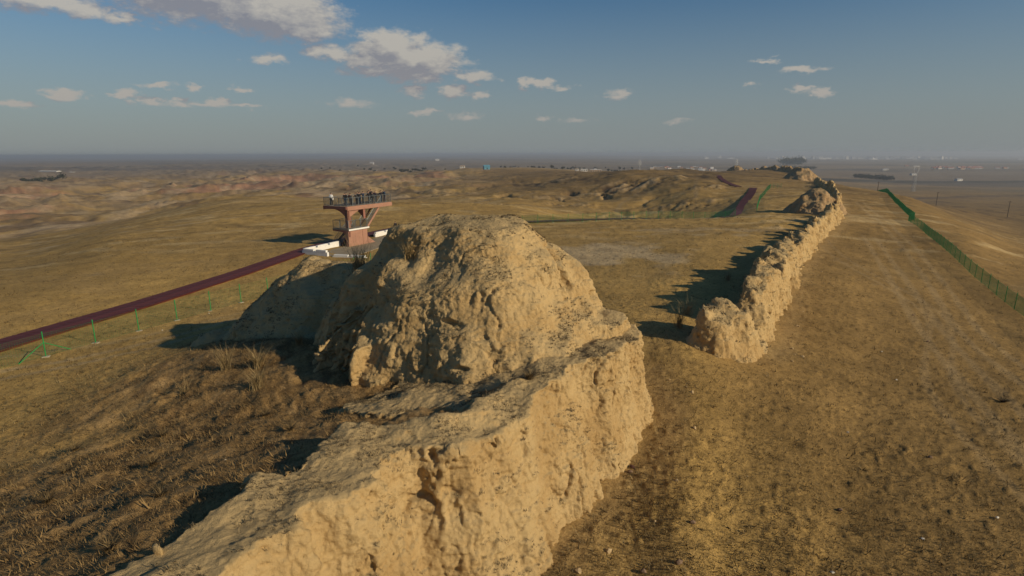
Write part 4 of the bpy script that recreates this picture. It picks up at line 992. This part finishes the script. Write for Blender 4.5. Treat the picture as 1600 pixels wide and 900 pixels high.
for i, (x, y) in enumerate([(17.9, 22.4), (4.6, 20.4), (11.9, 18.6), (6.0, 17.0), (5.0, 15.1), (3.9, 14.9), (29.5, 39.0), (33.2, 46.0)]):
    o = link('clod', stone_mesh(40 + i, .13, .10, .08), M_clod, None, place_xy(x, y, .05)); tagit(o, 'brown clod of earth lying alone on the open ground right of the wall', 'clod', 'loose clods of earth')
cr_ = random.Random(9); CM = [stone_mesh(60 + k, .12, .10, .08) for k in range(5)]; M_clod2 = plain('fallen_earth', (.46, .33, .17), .95, .2, 12.0)
foot_pts = resample(F_EDGE, .45)[8:] ; w2_pts = resample(WALL2[:k1], 1.1)
for k in range(44):
    if k < 26: q = cr_.choice(foot_pts); o_ = 2.0 + abs(cr_.gauss(0, .9))
    else: q = cr_.choice(w2_pts); o_ = 2.4 + abs(cr_.gauss(0, 1.0))
    x = q[0] + q[3] * o_; y = q[1] - q[2] * o_; sc_ = cr_.uniform(.35, 1.2)
    o = bpy.data.objects.new('clod', cr_.choice(CM)); C.objects.link(o); o.location = place_xy(x, y, .03 * sc_); o.scale = (sc_,) * 3; o.rotation_euler = (0, 0, cr_.uniform(0, 6))
    if not o.data.materials: o.data.materials.append(M_clod2)
    tagit(o, 'tan lump of earth fallen from the near wall onto the ground at its foot' if k < 26 else 'tan lump of earth fallen along the foot of the second wall', 'clod', 'fallen lumps below the near wall' if k < 26 else 'fallen lumps below the second wall')
o = link('tile_shard', stone_mesh(77, .17, .09, .05), M_brick, None, place_xy(4.75, 20.75, .06)); o.rotation_euler = (.3, .2, -.9); tagit(o, 'dark reddish shard lying at the foot of the near wall face', 'shard')

# ------------------------------------------------------------------ distance: poles, pylons, farm buildings, town, trees
def far_xy(px, r): a = math.atan((px - 800) / 900); return r * math.sin(a), r * math.cos(a)
M_wood = plain('weathered_pole', (.09, .065, .05), .85, .2, 1.0); M_galv = plain('galvanised_steel', (.42, .42, .41), .5, .1, 1.0, metal=.3)
poles = [(1364, 420), (1458, 400), (1572, 385)]
lab = ['leftmost wooden line pole of the three on the right plain', 'middle wooden line pole of the three on the right plain', 'rightmost wooden line pole of the three, near the frame edge']
for (px, r), l in zip(poles, lab):
    x, y = far_xy(px, r); t = thing('line_pole', place_xy(x, y), l, 'utility pole', 'wooden line poles on the right plain')
    MB().bar((0, 0, -.5), (0, 0, 8.2), .17, 6, .12).build('pole', M_wood, t); MB().box((0, 0, 7.7), (1.9, .12, .12)).build('crossarm', M_wood, t)
x, y = far_xy(897, 620); t = thing('line_pole', place_xy(x, y), 'dark pole standing beside the pale farm sheds on the skyline', 'utility pole'); MB().bar((0, 0, -.5), (0, 0, 8), .2, 6, .15).build('pole', M_wood, t)
def pylon(px, r, H, label, rz, style=0):
    x, y = far_xy(px, r); t = thing('lattice_pylon', place_xy(x, y), label, 'pylon', 'lattice power pylons', rz)
    w = H * .085; m = MB(); rad = H * .0050
    def q(z): k = z / H; return w * (1 - .78 * min(1, k / .62)) if style == 0 else w * .62 * (1 - .35 * k)
    lv = [0, .16, .3, .42, .52, .62, .75, .88, 1.0] if style == 0 else [0, .12, .24, .36, .48, .6, .68]
    for s in ((-1, -1), (1, -1), (1, 1), (-1, 1)):
        for a, b in zip(lv[:-1], lv[1:]): m.bar((s[0] * q(a * H), s[1] * q(a * H), a * H), (s[0] * q(b * H), s[1] * q(b * H), b * H), rad * 1.3)
    m.build('leg_frame', M_galv, t); m = MB()
    for a, b in zip(lv[:-1], lv[1:]):
        A, B = q(a * H), q(b * H)
        for (s0, s1) in (((-1, -1), (1, -1)), ((1, -1), (1, 1)), ((1, 1), (-1, 1)), ((-1, 1), (-1, -1))):
            m.bar((s0[0] * A, s0[1] * A, a * H), (s1[0] * B, s1[1] * B, b * H), rad * .8); m.bar((s1[0] * A, s1[1] * A, a * H), (s0[0] * B, s0[1] * B, b * H), rad * .8)
    m.build('lattice', M_galv, t)
    if style == 0:
        for z, L in ((.66, .16), (.78, .19), (.9, .13)):
            m = MB()
            for s in (-1, 1): m.bar((0, 0, z * H), (s * L * H, 0, z * H), rad * 1.2); m.bar((0, 0, (z + .05) * H), (s * L * H, 0, z * H), rad)
            m.build('crossarm', M_galv, t)
    else:      # cat's head frame
        m = MB(); W_ = H * .12
        for s in (-1, 1):
            m.bar((s * q(.68 * H), 0, .68 * H), (s * W_, 0, .84 * H), rad * 1.5); m.bar((s * W_, 0, .84 * H), (s * W_ * .9, 0, .97 * H), rad * 1.5); m.bar((s * W_, 0, .84 * H), (s * W_ * .4, 0, .97 * H), rad)
        m.build('window_frame', M_galv, t)
        m = MB().bar((-W_ * 1.35, 0, .97 * H), (W_ * 1.35, 0, .97 * H), rad * 1.6); m.bar((-W_ * 1.3, 0, 1.0 * H), (W_ * 1.3, 0, 1.0 * H), rad); m.build('crossarm', M_galv, t)
pylon(1419, 950, 34, 'grey lattice pylon with a forked head standing on the right plain', .2, 1)
pylon(995, 1150, 27, 'slim pale lattice pylon on the skyline in the middle of the picture', .3)
pylon(1143, 1500, 34, 'faint lattice pylon behind the skyline mound', .3)

M_wall_w = plain('whitewash', (.62, .60, .55), .8, .06, .1); M_wall_b = plain('mud_brick', (.45, .33, .21), .9, .1, .1)
M_roof_b = plain('blue_sheet_roof', (.10, .26, .34), .5, .08, .1); M_roof_r = plain('red_tile_roof', (.33, .12, .08), .8, .1, .1); M_roof_g = plain('grey_roof', (.30, .30, .31), .8, .1, .1)
M_glass = plain('dark_glass', (.03, .035, .04), .2, .1, .1)
def house_parts(L, Wd, H, roofh, nwin):
    wall = MB().box((0, 0, H / 2 - .5), (L, Wd, H + 1)).mesh('wall')
    rf = MB(); o = .4; vs = [(-L/2-o,-Wd/2-o,H+.01),(L/2+o,-Wd/2-o,H+.01),(L/2+o,Wd/2+o,H+.01),(-L/2-o,Wd/2+o,H+.01),(-L/2-o,0,H+roofh),(L/2+o,0,H+roofh)]
    rf.add(vs, [(0,1,5,4),(2,3,4,5),(1,2,5),(3,0,4),(3,2,1,0)]); roof = rf.mesh('roof')
    wins = [((k + .5) / nwin - .5) * L for k in range(nwin)]
    return wall, roof, wins
HW = {}
def house(px, r, L, Wd, H, roofh, wm, rm, rz, label, group=None, nwin=3, cat='building'):
    x, y = far_xy(px, r); key = (L, Wd, H, roofh, nwin)
    if key not in HW: HW[key] = house_parts(*key)
    wall, roof, wins = HW[key]; t = thing('far_building', place_xy(x, y), label, cat, group, rz)
    for nm, me, mt in (('wall', wall, wm), ('roof', roof, rm)):
        o = bpy.data.objects.new(nm, me); C.objects.link(o); o.parent = t
        if not me.materials: me.materials.append(None)
        o.material_slots[0].link = 'OBJECT'; o.material_slots[0].material = mt
    if nwin:
        m = HW.get(('w', H))
        if m is None: m = MB().box((0, 0, 0), (1.6, .12, H * .4)).mesh('window'); m.materials.append(M_glass); HW[('w', H)] = m
        for wx_ in wins:
            o = bpy.data.objects.new('window', m); C.objects.link(o); o.parent = t; o.location = (wx_, -Wd / 2 - .03, H * .55)
    return t
house(761, 900, 9, 8, 5, 3, M_roof_b, M_roof_b, .3, 'bright blue roofed hut standing alone in the middle distance', nwin=1)
house(899, 900, 5, 5, 3.6, .6, M_wall_w, M_wall_b, 0, 'small white shed, left of the pair of long sheds on the skyline', 'farm sheds on the middle skyline', 1)
house(910, 905, 10, 6, 3.6, .6, M_wall_w, M_wall_w, .05, 'long white shed between the small one and the cream one', 'farm sheds on the middle skyline', 3)
house(928, 910, 17, 6, 3.8, .6, M_wall_b, M_wall_w, .02, 'longest cream shed on the middle skyline', 'farm sheds on the middle skyline', 5)
house(927, 1300, 6, 5, 4, 1, M_wall_w, M_roof_g, .2, 'little white house behind the longest cream shed', None, 1)
house(92, 1700, 62, 12, 4, 1.4, M_wall_w, M_wall_w, -.35, 'very long white greenhouse on the far left plain', 'greenhouses on the left plain', 9)
house(126, 1700, 16, 12, 4, 1.4, M_wall_w, M_wall_w, -.35, 'short white greenhouse right of the very long one', 'greenhouses on the left plain', 3)
house(586, 2600, 16, 8, 9, 3, M_wall_w, M_roof_g, 0, 'tiny white building above the right end of the viewing deck', None, 2)
house(686, 3600, 24, 14, 9, 2, M_wall_w, M_wall_w, .1, 'lone white block far out on the plain left of centre', None, 3)
house(590, 1250, 8, 5, 3, 1, M_wall_w, M_roof_g, .2, 'low white farm building behind the viewing tower', None, 2)
house(724, 1000, 8, 5, 3, 1, M_wall_w, M_wall_b, 0, 'low pale farmhouse left of the blue hut', None, 2)
house(1083, 700, 14, 6, 2.6, .8, M_wall_w, M_wall_w, .1, 'low white building beside the small skyline mound', None, 3)
for i, (px, r) in enumerate([(1415, 1900), (1370, 2300), (1372, 2330), (1486, 1600), (1556, 3000)]):
    house(px, r, 14, 8, 4, 1.5, M_wall_w, M_roof_g, random.uniform(-.3, .3), 'small white farmhouse alone on the right hand plain', 'scattered farmhouses on the right plain', 2)
hr = random.Random(5)
for i in range(34):      # village with red roofs
    px = hr.uniform(1440, 1520) if i < 22 else hr.uniform(1370, 1600); r = hr.uniform(2500, 3100)
    house(px, r, 15, 8, 4.2, 2.2, hr.choice([M_wall_w, M_wall_w, M_wall_b]), M_roof_r, hr.uniform(-.25, .25), 'village house with a red roof on the right hand plain', 'village houses with red roofs', 2)
for i in range(40):      # village beyond the middle crest
    px = hr.uniform(1010, 1110); r = hr.uniform(1300, 2100)
    house(px, r, 10, 6, 3.6, 1.4, hr.choice([M_wall_w, M_wall_b, M_wall_w]), hr.choice([M_roof_g, M_roof_r, M_wall_w]), hr.uniform(-.3, .3), 'village house beyond the crest near the skyline mounds', 'village houses beyond the crest', 1)
M_tb = [plain('pale_concrete_block', c, .8, .05, .05) for c in ((.50, .51, .52), (.33, .35, .38), (.68, .66, .62))]
def block_mesh(L, Wd, H): return MB().box((0, 0, H / 2 - 5), (L, Wd, H + 10)).box((L * .1, 0, H + 1.5), (L * .3, Wd * .5, 3)).mesh('block')
BLK = [block_mesh(*d) for d in ((60, 16, 10), (46, 18, 14), (30, 22, 30), (90, 20, 8), (26, 20, 20), (120, 30, 7))]
for i in range(190):
    c = hr.choice([1245, 1275, 1350, 1365, 1430, 1230, 1390]); px = hr.gauss(c, 30) if i < 150 else hr.uniform(1060, 1600); r = hr.uniform(7200, 10500)
    x, y = far_xy(px, r); me = hr.choice(BLK); o = bpy.data.objects.new('town_block', me); C.objects.link(o); o.location = place_xy(x, y); o.rotation_euler = (0, 0, hr.uniform(-.5, .5))
    if not me.materials: me.materials.append(None)
    o.material_slots[0].link = 'OBJECT'; o.material_slots[0].material = hr.choice(M_tb)
    tagit(o, 'pale block of the hazy distant town along the right horizon', 'building', 'blocks of the distant town')

M_leaf = grass_material('dull_foliage', (.018, .024, .012), (.06, .062, .03)); M_bark = plain('bark', (.10, .075, .05), .9, .2, 2.0)
def crown_mesh(seed, n=260, sz=.34):
    gq = np.random.default_rng(seed); c = gq.normal(0, 1, (7, 3)) * [.45, .45, .35] + [0, 0, 0]
    k = gq.integers(0, 7, n); p = c[k] + gq.normal(0, .28, (n, 3)); V = []; 
    a = gq.normal(0, 1, (n, 3)); b = gq.normal(0, 1, (n, 3)); a /= np.linalg.norm(a, axis=1)[:, None]; b /= np.linalg.norm(b, axis=1)[:, None]
    V = np.stack([p, p + a * sz, p + b * sz], 1).reshape(-1, 3); F = np.arange(3 * n).reshape(-1, 3)
    me = mesh_np('crown', V, F, False); set_col(me, 'tone', np.repeat(np.repeat(gq.random(n), 3)[:, None], 3, 1)); me.materials.append(M_leaf); return me
CR = [crown_mesh(k) for k in range(4)]; TK = MB().bar((0, 0, -.3), (0, 0, 1.0), .09, 6, .05).bar((0, 0, .7), (.3, .1, 1.2), .04, 4).bar((0, 0, .65), (-.25, .15, 1.15), .04, 4).mesh('trunk'); TK.materials.append(M_bark)
def tree(px, r, h, label, group):
    x, y = far_xy(px, r); t = thing('small_tree', place_xy(x, y), label, 'tree', group, hr.uniform(0, 6)); s = h / 2
    t.scale = (s * hr.uniform(.9, 1.3), s * hr.uniform(.9, 1.3), s)
    for nm, me, z in (('trunk', TK, 0), ('crown', hr.choice(CR), 1.25)):
        o = bpy.data.objects.new(nm, me); C.objects.link(o); o.parent = t; o.location = (0, 0, z)
for i in range(14): tree(629 + i * 2.7, 1050 + hr.uniform(-20, 20), hr.uniform(3.5, 5.5), 'bushy dark tree in the straight row left of the blue hut', 'row of dark trees in the middle distance')
for i in range(12): tree(48 + i * 3.0, 1100 + hr.uniform(-20, 20), hr.uniform(4, 6), 'dark tree in the long row below the greenhouse', 'row of dark trees on the left plain')
for px, l in ((70, 'dark clump tree, left of the three separate ones on the left plain'), (92, 'rounded dark tree, middle of the three separate ones on the left plain'), (109, 'rounded dark tree, right of the three separate ones on the left plain')): tree(px, 1060, 10, l, None)
for i in range(40): tree(hr.uniform(780, 1000), hr.uniform(1100, 1900), hr.uniform(4, 8), 'scattered dark tree beyond the middle hills', 'scattered trees beyond the middle hills')
for i in range(26): tree(hr.uniform(500, 700), hr.uniform(900, 1900), hr.uniform(3, 6), 'scattered dark bush among the badlands', 'scattered bushes among the badlands')
for i in range(26): tree(hr.gauss(1228, 8), hr.uniform(2900, 3050), hr.uniform(18, 34), 'tall hazy poplar in the dense stand beyond the ridge wall', 'stand of tall trees beyond the ridge')
for i in range(50): tree(hr.uniform(1200, 1262), hr.uniform(2100, 2300), hr.uniform(7, 11), 'dark tree in the shelter belt beyond the ridge wall', 'shelter belt beyond the ridge')
for i in range(60): tree(1325 + i * 1.0 + hr.uniform(-1, 1), 1500 + hr.uniform(-40, 40), hr.uniform(5, 9), 'dark tree in the hedge line left of the forked pylon', 'hedge line left of the forked pylon')

# ------------------------------------------------------------------ air
hz = MB().box((0, 0, -55), (92000, 92000, 2 * 55 + 46)).mesh('haze'); M_hz = bpy.data.materials.new('haze'); M_hz.use_nodes = True; t = M_hz.node_tree; t.nodes.clear()
zl = -110.0
pv_ = N(t, 'ShaderNodeVolumePrincipled', i_Density=1.9e-4, i_Anisotropy=.2); pv_.inputs['Color'].default_value = (.66, .73, .82, 1)
out = N(t, 'ShaderNodeOutputMaterial'); t.links.new(pv_.outputs[0], out.inputs['Volume'])
o = link('haze', hz, M_hz); o['kind'] = 'stuff'

print('TRIS', sum(len(o.data.loops) - 2 * len(o.data.polygons) for o in S.objects if o.type == 'MESH'))
